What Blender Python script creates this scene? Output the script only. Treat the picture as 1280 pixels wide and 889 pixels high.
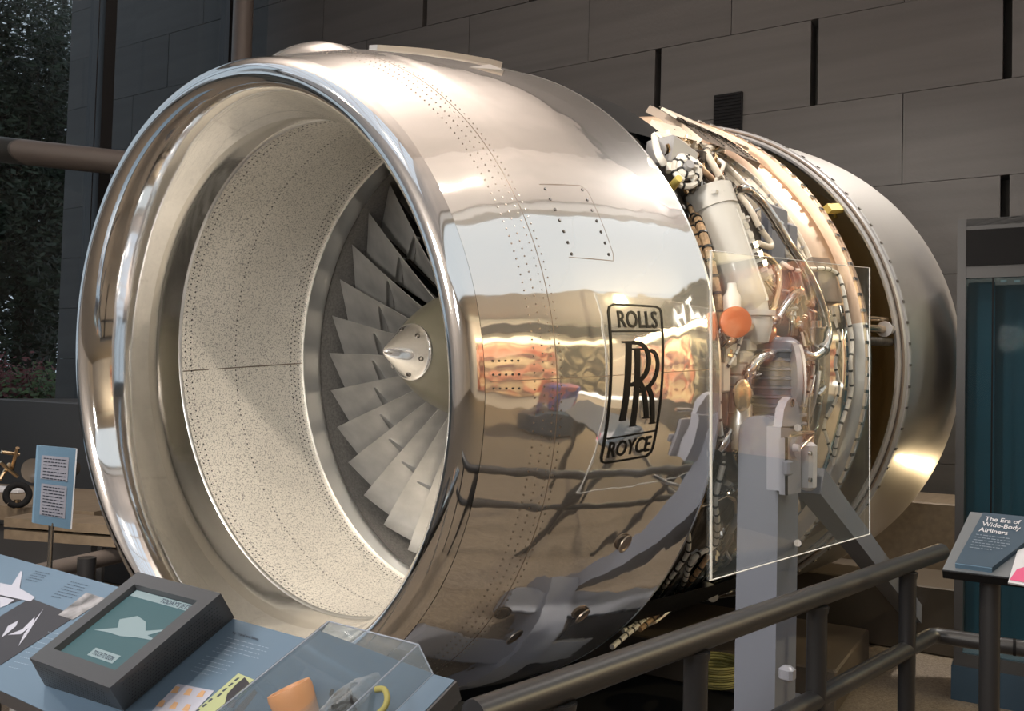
import bpy, math, random
from mathutils import Vector, Matrix
random.seed(7)
sc = bpy.context.scene
for o in list(bpy.data.objects): bpy.data.objects.remove(o)
PI = math.pi
R = math.radians
# ------------------------------------------------------------------ camera
CAM = Vector((-3.03, -2.643, -0.105)); FPX = 1100.0
YAW, PIT, ROL, TAU = R(51.57), R(1.9), R(1.5), R(1.89)
FW = Vector((math.sin(YAW)*math.cos(PIT), math.cos(YAW)*math.cos(PIT), math.sin(PIT)))
_rt = Vector((math.cos(YAW), -math.sin(YAW), 0)); _up = _rt.cross(FW)
RT = _rt*math.cos(ROL)+_up*math.sin(ROL); UP = -_rt*math.sin(ROL)+_up*math.cos(ROL)
cd = bpy.data.cameras.new('camera'); cam = bpy.data.objects.new('camera', cd); sc.collection.objects.link(cam)
cd.sensor_width = 36; cd.lens = FPX/1280*36; cd.clip_start = .02; cd.clip_end = 200
M = Matrix((RT, UP, -FW)).transposed().to_4x4(); M.translation = CAM
cam.matrix_world = M; sc.camera = cam
# ------------------------------------------------------------------ world, exposure
w = bpy.data.worlds.new('world'); sc.world = w; w.use_nodes = True
bg = w.node_tree.nodes['Background']; bg.inputs[0].default_value = (.72, .8, .9, 1); bg.inputs[1].default_value = 1.0
sc.view_settings.view_transform = 'Standard'; sc.view_settings.look = 'None'
sc.view_settings.gamma = 1; sc.view_settings.use_curve_mapping = False
sc.view_settings.exposure = 0.0
# ------------------------------------------------------------------ frames: room turned 7 degrees, engine tilted nose down
RA = R(7)
U = Vector((math.cos(RA), math.sin(RA), 0)); V = Vector((-math.sin(RA), math.cos(RA), 0)); Z = Vector((0, 0, 1))
EX = Vector((math.cos(TAU), 0, math.sin(TAU))); EZ = Vector((-math.sin(TAU), 0, math.cos(TAU)))
FLOOR = -1.75
WU = 4.374          # stone wall plane
GV = 6.2            # glass wall plane
def uv(u, v, z): return U*u+V*v+Z*z
def ray(px, py): return FW+RT*((px-640)/FPX)-UP*((py-444.5)/FPX)
def hitp(px, py, p0, n):
    d = ray(px, py); t = (Vector(p0)-CAM).dot(n)/d.dot(n); return CAM+d*t
def atz(px, py, z): return hitp(px, py, (0, 0, z), Vector((0, 0, 1)))
def aty(px, py, y): return hitp(px, py, (0, y, 0), Vector((0, 1, 0)))
def atx(px, py, x): return hitp(px, py, (x, 0, 0), Vector((1, 0, 0)))
def atd(px, py, d): return CAM+ray(px, py)*d
def cyl(px, py, r, dz=0):          # point on the cylinder of radius r about the engine axis, engine frame
    d = ray(px, py); D = Vector((d.dot(EX), d.y, d.dot(EZ))); O = Vector((CAM.dot(EX), CAM.y, CAM.dot(EZ)-dz))
    a = D.y**2+D.z**2; b = 2*(O.y*D.y+O.z*D.z); c = O.y**2+O.z**2-r*r
    ds = b*b-4*a*c
    t = (-b-math.sqrt(max(ds, 0)))/2/a
    q = O+D*t; q.z += dz; return q
def pc(s, r, phi, dz=0):            # phi in degrees, 0 faces the visitor side (-Y), 90 is up
    return Vector((s, -r*math.cos(R(phi)), r*math.sin(R(phi))+dz))
# ------------------------------------------------------------------ lights
def area(name, loc, target, size, energy, col, shape='DISK', spread=None, sy=None):
    l = bpy.data.lights.new(name, 'AREA'); l.shape = shape; l.size = size; l.energy = energy; l.color = col
    if sy: l.size_y = sy
    if spread: l.spread = R(spread)
    o = bpy.data.objects.new(name, l); sc.collection.objects.link(o); o.location = loc
    o.rotation_euler = (Vector(target)-Vector(loc)).to_track_quat('-Z', 'Y').to_euler(); return o
def uv0(u, v, z): return Vector((math.cos(R(7))*u-math.sin(R(7))*v, math.sin(R(7))*u+math.cos(R(7))*v, z))
WARM = (1, .86, .70); NEUT = (1, .94, .86)
SPOTS = [  # track spotlights over the walkway: position, target, energy
 ((-.2, -2.9, 3.9), (.2, 0, .6), 26), ((.9, -2.9, 3.9), (1.0, 0, .4), 28), ((1.9, -2.9, 3.9), (1.6, 0, .2), 28),
 ((-3.6, -1.2, 3.6), (-.5, .8, -.2), 60), ((-4.4, 1.2, 3.4), (-.2, .9, -.2), 40), ((2.9, -2.8, 3.9), (2.4, -.5, 0), 40)]
for i, (a, b, e) in enumerate(SPOTS): area('track_spotlight_lamp', a, b, .16, e, WARM, spread=100)
area('floor_uplight_lamp', (3.4, -1.61, -.79), (2.2, -1.3, -.45), .05, 2.2, (1, .75, .42), spread=140)
area('camera_flash_lamp', (-3.3, -2.3, .55), (0.8, -.3, 0), .3, 20, (1, .97, .93))
area('added_inlet_fill', (-4.6, -.9, .9), (-.3, .3, -.1), .9, 38, (1, .95, .88), spread=70)  # unseen fill added to brighten the inlet liner and fan
area('added_west_wall_fill', (-6.5, -1, 2.5), (-9, -1, 2.5), 4, 110, (1, .93, .85), 'RECTANGLE', sy=3)  # unseen fill added to brighten the wall mirrored in the lip
area('added_balcony_fill', (0, -.8, 4.4), (0, -3, 5.0), 8, 55, (1, .93, .86), 'RECTANGLE', sy=.5)  # unseen strip light added to brighten the balcony front
area('added_rear_wash', (3.3, -2.3, 3.9), (2.6, -.9, 1), .3, 70, (1, .93, .86), spread=90)  # unseen light added to lift the top of the rear cowl
area('added_partition_fill', uv0(3.2, -3.6, 3.0), uv0(4.2, -3.6, 1.2), 2, 45, (1, .93, .86), 'RECTANGLE', sy=.2)  # added only to light the made-up partition
area('exhibit_wall_lamp', uv0(4.05, -7.2, 1.62), uv0(4.3, -7.2, -1), 5.5, 120, (1, .82, .55), 'RECTANGLE', sy=.3)
area('exhibit_wall_lamp', (-1, -9.2, 2.2), (-1, -11, .0), 5, 120, (1, .82, .55), 'RECTANGLE', sy=.3)
area('exhibit_floor_lamp', (3.0, -6.3, 2.4), (3.0, -6.6, -2), .25, 230, (1, .80, .45))
area('added_roof_fill', (0, 1.5, 5.0), (0, 1.5, 9), 6, 330, (1, .90, .83), 'RECTANGLE', sy=4)  # unseen upward fill added so the roof mirrors brightly
# ------------------------------------------------------------------ materials
def mat(name, col, rough=.5, metal=0, noise=None, bump=None, spec=None, alpha=None, coat=0, var=None):
    m = bpy.data.materials.new(name); m.use_nodes = True; nt = m.node_tree; b = nt.nodes['Principled BSDF']
    b.inputs['Base Color'].default_value = (*col, 1); b.inputs['Roughness'].default_value = rough; b.inputs['Metallic'].default_value = metal
    if spec is not None: b.inputs['Specular IOR Level'].default_value = spec
    if coat: b.inputs['Coat Weight'].default_value = coat
    tc = nt.nodes.new('ShaderNodeTexCoord')
    if var:    # (scale, amount, stretch)
        n = nt.nodes.new('ShaderNodeTexNoise'); n.inputs['Scale'].default_value = var[0]; n.inputs['Detail'].default_value = 5
        mp = nt.nodes.new('ShaderNodeMapping'); mp.inputs['Scale'].default_value = var[2] if len(var) > 2 else (1, 1, 1)
        r = nt.nodes.new('ShaderNodeValToRGB'); a = var[1]
        r.color_ramp.elements[0].position = .3; r.color_ramp.elements[1].position = .7
        r.color_ramp.elements[0].color = (*[c*(1-a) for c in col], 1); r.color_ramp.elements[1].color = (*[min(1, c*(1+a)) for c in col], 1)
        nt.links.new(tc.outputs['Object'], mp.inputs[0]); nt.links.new(mp.outputs[0], n.inputs['Vector'])
        nt.links.new(n.outputs['Fac'], r.inputs[0]); nt.links.new(r.outputs[0], b.inputs['Base Color'])
    if bump:   # (scale, strength, distance)
        n = nt.nodes.new('ShaderNodeTexNoise'); n.inputs['Scale'].default_value = bump[0]; n.inputs['Detail'].default_value = bump[3] if len(bump) > 3 else 2
        bp = nt.nodes.new('ShaderNodeBump'); bp.inputs['Strength'].default_value = bump[1]; bp.inputs['Distance'].default_value = bump[2]
        nt.links.new(tc.outputs['Object'], n.inputs['Vector']); nt.links.new(n.outputs['Fac'], bp.inputs['Height']); nt.links.new(bp.outputs[0], b.inputs['Normal'])
    return m
def emis(name, col, st):
    m = bpy.data.materials.new(name); m.use_nodes = True; b = m.node_tree.nodes['Principled BSDF']
    b.inputs['Base Color'].default_value = (*[c*.2 for c in col], 1); b.inputs['Emission Color'].default_value = (*col, 1); b.inputs['Emission Strength'].default_value = st
    return m
def glassm(name, tint, refl=1.0, haze=0.0, hazecol=(.8, .9, .95)):
    m = bpy.data.materials.new(name); m.use_nodes = True; nt = m.node_tree; nt.nodes.remove(nt.nodes['Principled BSDF'])
    out = nt.nodes['Material Output']
    t = nt.nodes.new('ShaderNodeBsdfTransparent'); t.inputs[0].default_value = (*tint, 1)
    g = nt.nodes.new('ShaderNodeBsdfGlossy'); g.inputs['Roughness'].default_value = .01
    f = nt.nodes.new('ShaderNodeLayerWeight'); f.inputs[0].default_value = .5      # Schlick curve, the same from both sides
    pw = nt.nodes.new('ShaderNodeMath'); pw.operation = 'POWER'; pw.inputs[1].default_value = 5
    mu = nt.nodes.new('ShaderNodeMath'); mu.operation = 'MULTIPLY_ADD'; mu.inputs[1].default_value = .96*refl; mu.inputs[2].default_value = .04*refl; mu.use_clamp = True
    nt.links.new(f.outputs['Facing'], pw.inputs[0]); nt.links.new(pw.outputs[0], mu.inputs[0])
    mx = nt.nodes.new('ShaderNodeMixShader'); nt.links.new(mu.outputs[0], mx.inputs[0]); nt.links.new(t.outputs[0], mx.inputs[1]); nt.links.new(g.outputs[0], mx.inputs[2])
    last = mx
    if haze:
        d = nt.nodes.new('ShaderNodeBsdfDiffuse'); d.inputs[0].default_value = (*hazecol, 1)
        m2 = nt.nodes.new('ShaderNodeMixShader'); m2.inputs[0].default_value = haze
        nt.links.new(mx.outputs[0], m2.inputs[1]); nt.links.new(d.outputs[0], m2.inputs[2]); last = m2
    nt.links.new(last.outputs[0], out.inputs[0]); return m
MT = dict(
 polishr=mat('satin_aluminium_rear', (.93, .90, .86), .13, 1, bump=(4, .2, .03)),
 polish=mat('polished_aluminium', (.93, .91, .89), .045, 1, bump=(5, .16, .02)),
 lip=mat('polished_lip', (.93, .92, .91), .06, 1, bump=(3, .1, .02)),
 inner=mat('polished_inner_barrel', (.86, .83, .78), .13, 1, bump=(9, .12, .01)),
 silver=mat('brushed_silver', (.78, .78, .77), .3, 1, bump=(40, .1, .003)),
 steel=mat('stainless_steel', (.72, .7, .67), .17, 1, bump=(14, .1, .004)),
 bronze=mat('heat_tinted_steel', (.72, .55, .36), .22, 1),
 gold=mat('golden_steel', (.85, .70, .42), .3, 1, bump=(5, .2, .02)),
 blade=mat('titanium_blade', (.42, .41, .39), .4, .75, bump=(60, .1, .002), var=(7, .18)),
 emblem=mat('emblem_black', (.008, .007, .006), .35, spec=.2),
 snub=mat('blade_snubber_metal', (.6, .6, .6), .3, 1),
 olive=mat('olive_paint', (.10, .09, .062), .33, 0, coat=.2),
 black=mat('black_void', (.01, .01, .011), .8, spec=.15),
 dark=mat('dark_casing', (.07, .06, .05), .4, .5, bump=(20, .4, .01), var=(12, .5)),
 rubrim=mat('dark_rub_strip', (.10, .095, .09), .6, .2, var=(90, .3)),
 casing=mat('engine_casing_metal', (.44, .42, .40), .26, 1, bump=(10, .3, .008), var=(6, .15)),
 cream=mat('cream_paint', (.70, .64, .54), .42, 0, var=(5, .06)),
 tank=mat('grey_white_paint', (.60, .59, .55), .36, 0, var=(6, .05), coat=.2),
 tan=mat('tan_metal_and_painted_reflection', (.62, .46, .34), .42, 1, bump=(16, .12, .004), var=(5, .1)),  # tan fittings; on ring and flange, warm reflection put into the colour
 brownm=mat('brown_metal', (.34, .28, .23), .3, .8, var=(4, .15)),
 harness=mat('tan_braided_harness', (.46, .31, .18), .6, 0, var=(60, .3)),
 white=mat('white_sleeve', (.8, .78, .72), .4),
 tie=mat('black_tie', (.02, .02, .02), .5),
 orange=mat('orange_cap', (.5, .12, .03), .4),
 copper=mat('copper_part', (.75, .38, .25), .3, 1),
 yellow=mat('yellow_primer', (.62, .5, .14), .5, .2),
 boxgrey=mat('grey_housing', (.36, .36, .37), .4, .3, bump=(50, .1, .002)),
 bluegrey=mat('blue_grey_paint', (.22, .24, .29), .32, .3),
 stand=mat('stand_blue_grey_paint', (.145, .16, .20), .42, 0, var=(2, .05)),
 standlt=mat('bracket_light_paint', (.27, .28, .33), .4, 0),
 rail=mat('rail_dark_paint', (.02, .02, .022), .38, 0),
 stone=mat('grey_marble', (.064, .060, .058), .62, 0, var=(1.1, .16, (.3, .3, 5)), bump=(30, .15, .01, 6)),
 stone2=mat('grey_marble_light', (.071, .067, .065), .62, 0, var=(1.3, .14, (.3, .3, 6)), bump=(30, .15, .01, 6)),
 joint=mat('dark_joint', (.03, .028, .026), .9),
 carpet=mat('tan_carpet', (.16, .13, .10), .95, 0, var=(90, .35), bump=(120, .5, .01)),
 mull=mat('black_mullion', (.02, .02, .022), .35, .3),
 tanpipe=mat('taupe_pipe_paint', (.13, .11, .10), .45),
 ceil=mat('white_ceiling_paint', (.8, .8, .78), .8),
 roof=mat('warm_stone_roof', (.60, .55, .51), .8, 0, var=(.8, .1)),
 wood=mat('pale_wood', (.17, .13, .09), .5, 0, var=(3, .15, (1, 8, 8))),
 darkwood=mat('brown_board', (.075, .058, .042), .6, 0, var=(2, .2)),
 deskblue=mat('desk_blue_print', (.075, .115, .165), .45),
 deskedge=mat('desk_dark_edge', (.05, .05, .055), .4),
 screenbox=mat('screen_housing', (.05, .052, .058), .42, .2, bump=(200, .1, .001)),
 teal=mat('case_teal_back', (.035, .10, .14), .8, spec=.05),
 navy=mat('navy_board', (.025, .055, .09), .45),
 casegrey=mat('case_frame_grey', (.045, .045, .048), .5),
 platelt=mat('plate_grey', (.13, .145, .16), .4),
 paper=mat('white_paper', (.55, .56, .60), .6),
 signblue=mat('sign_blue', (.12, .21, .31), .5),
 ink=mat('dark_ink', (.02, .03, .05), .6),
 paleink=mat('pale_ink', (.20, .25, .31), .6),
 greyprint=mat('grey_photo_print', (.13, .13, .14), .5, var=(18, .9)),
 darkprint=mat('dark_photo_print', (.022, .022, .028), .5),
 limeprint=mat('pale_green_print', (.26, .29, .16), .5),
 lilacprint=mat('pale_lilac_print', (.27, .28, .34), .5),
 skin=mat('print_tan', (.36, .22, .12), .6),
 leaf=mat('tree_leaf', (.018, .03, .012), .6, var=(3, .4)),
 leaf2=mat('shrub_leaf', (.05, .085, .018), .6, var=(5, .4)),
 flower=mat('red_flower', (.12, .02, .02), .6),
 bark=mat('tree_bark', (.05, .04, .03), .9),
 ground=mat('garden_ground', (.06, .05, .04), .9),
 glass=glassm('tinted_window_glass', (.76, .79, .8), 1.0),
 acrylic=glassm('clear_acrylic', (.985, .99, .99), 1.0, .022),  # milky diffuse share stands in for reflection haze on the sheet
 acrylic2=glassm('clear_acrylic_cover', (.93, .95, .97), 1.2, .03),
 edge=mat('acrylic_polished_edge', (.85, .87, .86), .25),
 caseglass=glassm('case_glass', (.7, .8, .82), .01, .01),
 mask=mat('orange_rubber', (.36, .18, .085), .5),
 bag=glassm('plastic_bag_film', (.85, .87, .88), 2.2, .12, (.7, .72, .75)),
 pink=mat('pink_print', (.6, .08, .2), .5),
 rope=mat('yellow_green_cord', (.22, .2, .06), .7),
)
def mural(name, cols, scale):
    m = bpy.data.materials.new(name); m.use_nodes = True; nt = m.node_tree; b = nt.nodes['Principled BSDF']; b.inputs['Roughness'].default_value = .6
    tc = nt.nodes.new('ShaderNodeTexCoord'); n = nt.nodes.new('ShaderNodeTexVoronoi'); n.inputs['Scale'].default_value = scale
    n2 = nt.nodes.new('ShaderNodeTexNoise'); n2.inputs['Scale'].default_value = scale*.6
    ad = nt.nodes.new('ShaderNodeMixRGB'); ad.inputs[0].default_value = .5
    r = nt.nodes.new('ShaderNodeValToRGB'); r.color_ramp.interpolation = 'LINEAR'
    while len(r.color_ramp.elements) < len(cols): r.color_ramp.elements.new(.5)
    for i, c in enumerate(cols): r.color_ramp.elements[i].position = .25+.5*i/(len(cols)-1); r.color_ramp.elements[i].color = (*c, 1)
    nt.links.new(tc.outputs['Object'], n.inputs['Vector']); nt.links.new(tc.outputs['Object'], n2.inputs['Vector'])
    nt.links.new(n.outputs['Color'], ad.inputs[1]); nt.links.new(n2.outputs['Color'], ad.inputs[2]); nt.links.new(ad.outputs[0], r.inputs[0]); nt.links.new(r.outputs[0], b.inputs['Base Color'])
    return m
MT['mural'] = mural('orange_mural', [(.03, .02, .02), (.45, .1, .06), (.9, .7, .45), (.1, .04, .05), (.75, .3, .2), (.7, .65, .6)], 3.2)
MT['mural2'] = mural('monochrome_mural', [(.02, .02, .02), (.35, .3, .2), (.02, .02, .02), (.04, .04, .03), (.6, .55, .42)], 3.5)
MT['planter'] = mural('blue_purple_display', [(.02, .02, .06), (.08, .1, .35), (.5, .12, .08), (.1, .08, .3)], 6)
MT['lightceil'] = emis('white_ceiling_added_glow', (.86, .93, .97), .7)  # emission stands in for light falling on white ceiling paint
MT['lampwhite'] = emis('case_lamp', (1, .95, .85), 6)
MT['litpanel'] = emis('glowing_table_top', (1, .96, .85), 1.8)  # white table top given emission
MT['litsign'] = emis('lit_sign_letters', (1, .97, .85), 2.6)
MT['litband'] = emis('lit_shelf_band', (1, .85, .5), 2.2)
MT['screen'] = emis('touch_screen_glow', (.055, .13, .15), .55)
MT['screenimg'] = emis('touch_screen_picture', (.32, .42, .45), .5)
# satin sheen: part of the polished skin scatters light more widely
for k_ in ('polish', 'polishr', 'inner'):
    m = MT[k_]; nt = m.node_tree; b0 = nt.nodes['Principled BSDF']
    g = nt.nodes.new('ShaderNodeBsdfPrincipled'); g.inputs['Metallic'].default_value = 1; g.inputs['Roughness'].default_value = .42
    g.inputs['Base Color'].default_value = b0.inputs['Base Color'].default_value
    mx = nt.nodes.new('ShaderNodeMixShader'); mx.inputs[0].default_value = {'polish': .18, 'polishr': .4, 'inner': .1}[k_]
    nt.links.new(b0.outputs[0], mx.inputs[1]); nt.links.new(g.outputs[0], mx.inputs[2]); nt.links.new(mx.outputs[0], nt.nodes['Material Output'].inputs[0])
# perforated liner: maze-like pits as fine relief/colour on the sheet
def liner_mat():
    m = bpy.data.materials.new('perforated_liner'); m.use_nodes = True; nt = m.node_tree; b = nt.nodes['Principled BSDF']
    b.inputs['Metallic'].default_value = .55; b.inputs['Roughness'].default_value = .5
    tc = nt.nodes.new('ShaderNodeTexCoord'); v = nt.nodes.new('ShaderNodeTexVoronoi'); v.inputs['Scale'].default_value = 95; v.feature = 'DISTANCE_TO_EDGE'
    n = nt.nodes.new('ShaderNodeTexNoise'); n.inputs['Scale'].default_value = 120
    mm = nt.nodes.new('ShaderNodeMath'); mm.operation = 'MULTIPLY_ADD'; mm.inputs[1].default_value = .5; 
    r = nt.nodes.new('ShaderNodeValToRGB'); r.color_ramp.elements[0].position = .22; r.color_ramp.elements[1].position = .33
    r.color_ramp.elements[0].color = (.36, .34, .31, 1); r.color_ramp.elements[1].color = (.92, .88, .80, 1)
    n3 = nt.nodes.new('ShaderNodeTexNoise'); n3.inputs['Scale'].default_value = 2.2; n3.inputs['Detail'].default_value = 6
    mr = nt.nodes.new('ShaderNodeMapRange'); mr.inputs['To Min'].default_value = .75; mr.inputs['To Max'].default_value = 1.15
    mx = nt.nodes.new('ShaderNodeVectorMath'); mx.operation = 'SCALE'
    for q in (v, n, n3): nt.links.new(tc.outputs['Object'], q.inputs['Vector'])
    nt.links.new(n.outputs['Fac'], mm.inputs[0]); nt.links.new(v.outputs['Distance'], mm.inputs[2]); nt.links.new(mm.outputs[0], r.inputs[0])
    nt.links.new(n3.outputs['Fac'], mr.inputs['Value']); nt.links.new(r.outputs[0], mx.inputs[0]); nt.links.new(mr.outputs[0], mx.inputs['Scale']); nt.links.new(mx.outputs[0], b.inputs['Base Color'])
    bp = nt.nodes.new('ShaderNodeBump'); bp.inputs['Strength'].default_value = .3; bp.inputs['Distance'].default_value = .003
    nt.links.new(r.outputs[0], bp.inputs['Height']); nt.links.new(bp.outputs[0], b.inputs['Normal']); return m
MT['liner'] = liner_mat()
# ------------------------------------------------------------------ geometry builder
class B:
    def __init__(s): s.v = []; s.f = []
    def add(s, vs, fs):
        k = len(s.v); s.v += [Vector(a) for a in vs]; s.f += [tuple(i+k for i in f) for f in fs]; return s
    def box(s, c, size, ax=None):
        a = ax or (Vector((1, 0, 0)), Vector((0, 1, 0)), Vector((0, 0, 1))); c = Vector(c); h = [x/2 for x in size]
        vs = [c+a[0]*(i*h[0])+a[1]*(j*h[1])+a[2]*(k*h[2]) for i in (-1, 1) for j in (-1, 1) for k in (-1, 1)]
        return s.add(vs, [(0, 1, 3, 2), (4, 6, 7, 5), (0, 4, 5, 1), (2, 3, 7, 6), (0, 2, 6, 4), (1, 5, 7, 3)])
    def bevbox(s, c, size, ax=None, b=.01):
        a = ax or (Vector((1, 0, 0)), Vector((0, 1, 0)), Vector((0, 0, 1))); c = Vector(c); h = [x/2 for x in size]
        pr = [(h[0]-b, h[1]), (h[0], h[1]-b), (h[0], -h[1]+b), (h[0]-b, -h[1]), (-h[0]+b, -h[1]), (-h[0], -h[1]+b), (-h[0], h[1]-b), (-h[0]+b, h[1])]
        vs = []
        for z, k in ((-h[2], b), (-h[2]+b, 0), (h[2]-b, 0), (h[2], b)):
            for x, y in pr:
                sx = (abs(x)-k)*(1 if x > 0 else -1); sy = (abs(y)-k)*(1 if y > 0 else -1)
                vs.append(c+a[0]*sx+a[1]*sy+a[2]*z)
        fs = [tuple(range(7, -1, -1)), tuple(range(24, 32))]
        for i in range(3):
            for j in range(8): fs.append((i*8+j, i*8+(j+1) % 8, (i+1)*8+(j+1) % 8, (i+1)*8+j))
        return s.add(vs, fs)
    def hexa(s, bot, top):
        return s.add(list(bot)+list(top), [(3, 2, 1, 0), (4, 5, 6, 7), (0, 1, 5, 4), (1, 2, 6, 5), (2, 3, 7, 6), (3, 0, 4, 7)])
    def prism(s, poly, n, t):
        k = len(poly); n = Vector(n); vs = [Vector(p) for p in poly]+[Vector(p)+n*t for p in poly]
        return s.add(vs, [tuple(range(k-1, -1, -1)), tuple(range(k, 2*k))]+[(i, (i+1) % k, (i+1) % k+k, i+k) for i in range(k)])
    def tube(s, pts, r, n=10, cap=True, smooth=True):
        P = [Vector(p) for p in pts]
        if smooth and len(P) > 2:
            Q = []
            for i in range(len(P)-1):
                p0 = P[max(i-1, 0)]; p1 = P[i]; p2 = P[i+1]; p3 = P[min(i+2, len(P)-1)]
                for k in range(4):
                    t = k/4; Q.append(.5*((2*p1)+(p2-p0)*t+(2*p0-5*p1+4*p2-p3)*t*t+(-p0+3*p1-3*p2+p3)*t**3))
            P = Q+[P[-1]]
        m = len(P); rr = r if hasattr(r, '__len__') else None
        vs = []; prev = None
        for i, p in enumerate(P):
            d = (P[min(i+1, m-1)]-P[max(i-1, 0)]); 
            if d.length < 1e-9: d = Vector((0, 0, 1))
            d.normalize()
            if prev is None: a = d.orthogonal().normalized()
            else:
                a = prev-d*prev.dot(d)
                a = a.normalized() if a.length > 1e-6 else d.orthogonal().normalized()
            prev = a; b = d.cross(a)
            if rr: x = i/(m-1)*(len(rr)-1); j = min(int(x), len(rr)-2); ri = rr[j]+(rr[j+1]-rr[j])*(x-j)
            else: ri = r
            for k in range(n): an = 2*PI*k/n; vs.append(p+a*(ri*math.cos(an))+b*(ri*math.sin(an)))
        fs = [(i*n+k, i*n+(k+1) % n, (i+1)*n+(k+1) % n, (i+1)*n+k) for i in range(m-1) for k in range(n)]
        if cap: fs += [tuple(range(n-1, -1, -1)), tuple(range((m-1)*n, m*n))]
        return s.add(vs, fs)
    def rod(s, a, b, r, r2=None, n=12): return s.tube([a, b], [r, r if r2 is None else r2], n, smooth=False)
    def lathe(s, prof, n=96, dz=None, phi0=0, phi1=360, flip=False):   # engine frame about the X axis
        full = phi1-phi0 >= 360; m = n if full else n+1; vs = []
        for (x, r) in prof:
            a, b_, z0 = dz(x) if dz else (0, 0, 0)
            for k in range(m):
                ph = R(phi0+(phi1-phi0)*k/n); y = -r*math.cos(ph); z = r*math.sin(ph)+z0
                vs.append(Vector((x+a*z+b_*y, y, z)))
        fs = []
        for i in range(len(prof)-1):
            for k in range(n):
                k2 = (k+1) % m if full else k+1
                q = (i*m+k, i*m+k2, (i+1)*m+k2, (i+1)*m+k); fs.append(q[::-1] if flip else q)
        return s.add(vs, fs)
    def spin(s, prof, c, ax, n=24):     # lathe about any axis: prof (h, r)
        ax = Vector(ax).normalized(); a = ax.orthogonal().normalized(); b = ax.cross(a); c = Vector(c); vs = []
        for h, r in prof:
            for k in range(n): an = 2*PI*k/n; vs.append(c+ax*h+a*(r*math.cos(an))+b*(r*math.sin(an)))
        return s.add(vs, [(i*n+k, i*n+(k+1) % n, (i+1)*n+(k+1) % n, (i+1)*n+k) for i in range(len(prof)-1) for k in range(n)])
OFF = {}
def put(name, b, m, parent=None, smooth=False, label=None, kind=None, origin=None):
    vs = b.v
    lo = Vector([min(v[i] for v in vs) for i in range(3)]); hi = Vector([max(v[i] for v in vs) for i in range(3)])
    c = Vector(origin) if origin is not None else (lo+hi)/2
    me = bpy.data.meshes.new(name); me.from_pydata([tuple(v-c) for v in vs], [], b.f); me.materials.append(MT[m] if isinstance(m, str) else m)
    if smooth:
        for p in me.polygons: p.use_smooth = True
        if smooth != 'all': me.set_sharp_from_angle(angle=R(38))
    o = bpy.data.objects.new(name, me); sc.collection.objects.link(o); OFF[o.name] = c
    o.location = c
    if parent is not None: o.parent = parent; o.location = c-OFF[parent.name]
    if label: o['label'] = label
    if kind: o['kind'] = kind
    return o
def empty(name, base, label, cat, group=None, kind=None, rot=None):
    o = bpy.data.objects.new(name, None); sc.collection.objects.link(o); o.empty_display_size = .2
    o.location = base; OFF[o.name] = Vector(base)
    if rot is not None: o.rotation_euler = rot
    return tag(o, label, cat, group, kind)
def tag(o, label=None, cat=None, group=None, kind=None):
    if label: o['label'] = label
    if cat: o['category'] = cat
    if group: o['group'] = group
    if kind: o['kind'] = kind
    return o
def again(name, src, parent, dloc, rot=None, group=None):
    o = src.copy(); o.name = name; sc.collection.objects.link(o); o.parent = parent
    o.location = src.location+Vector(dloc); OFF[o.name] = OFF[src.name]+Vector(dloc)
    if rot: o.rotation_euler = rot
    return o
def text_bm(body, conv, size=1.0, extrude=0, bold=0, align='LEFT', subdiv=0):
    """letters as a flat mesh; conv maps (x, y) of the text to a point"""
    c = bpy.data.curves.new('t', 'FONT'); c.body = body; c.size = size; c.align_x = align; c.offset = bold; c.resolution_u = 3
    o = bpy.data.objects.new('t', c); sc.collection.objects.link(o); bpy.context.view_layer.update()
    dg = bpy.context.evaluated_depsgraph_get(); me = o.evaluated_get(dg).to_mesh()
    b = B(); b.add([conv(v.co.x, v.co.y) for v in me.vertices], [tuple(p.vertices) for p in me.polygons])
    o.evaluated_get(dg).to_mesh_clear(); bpy.data.objects.remove(o); bpy.data.curves.remove(c); return b
# ================================================================== SETTING
UVZ = (U, V, Z)
fl = put('floor', B().box(uv(-2, -1, FLOOR-.05)-Z*0, (15, 24, .1), UVZ), 'carpet', kind='structure')
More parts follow.
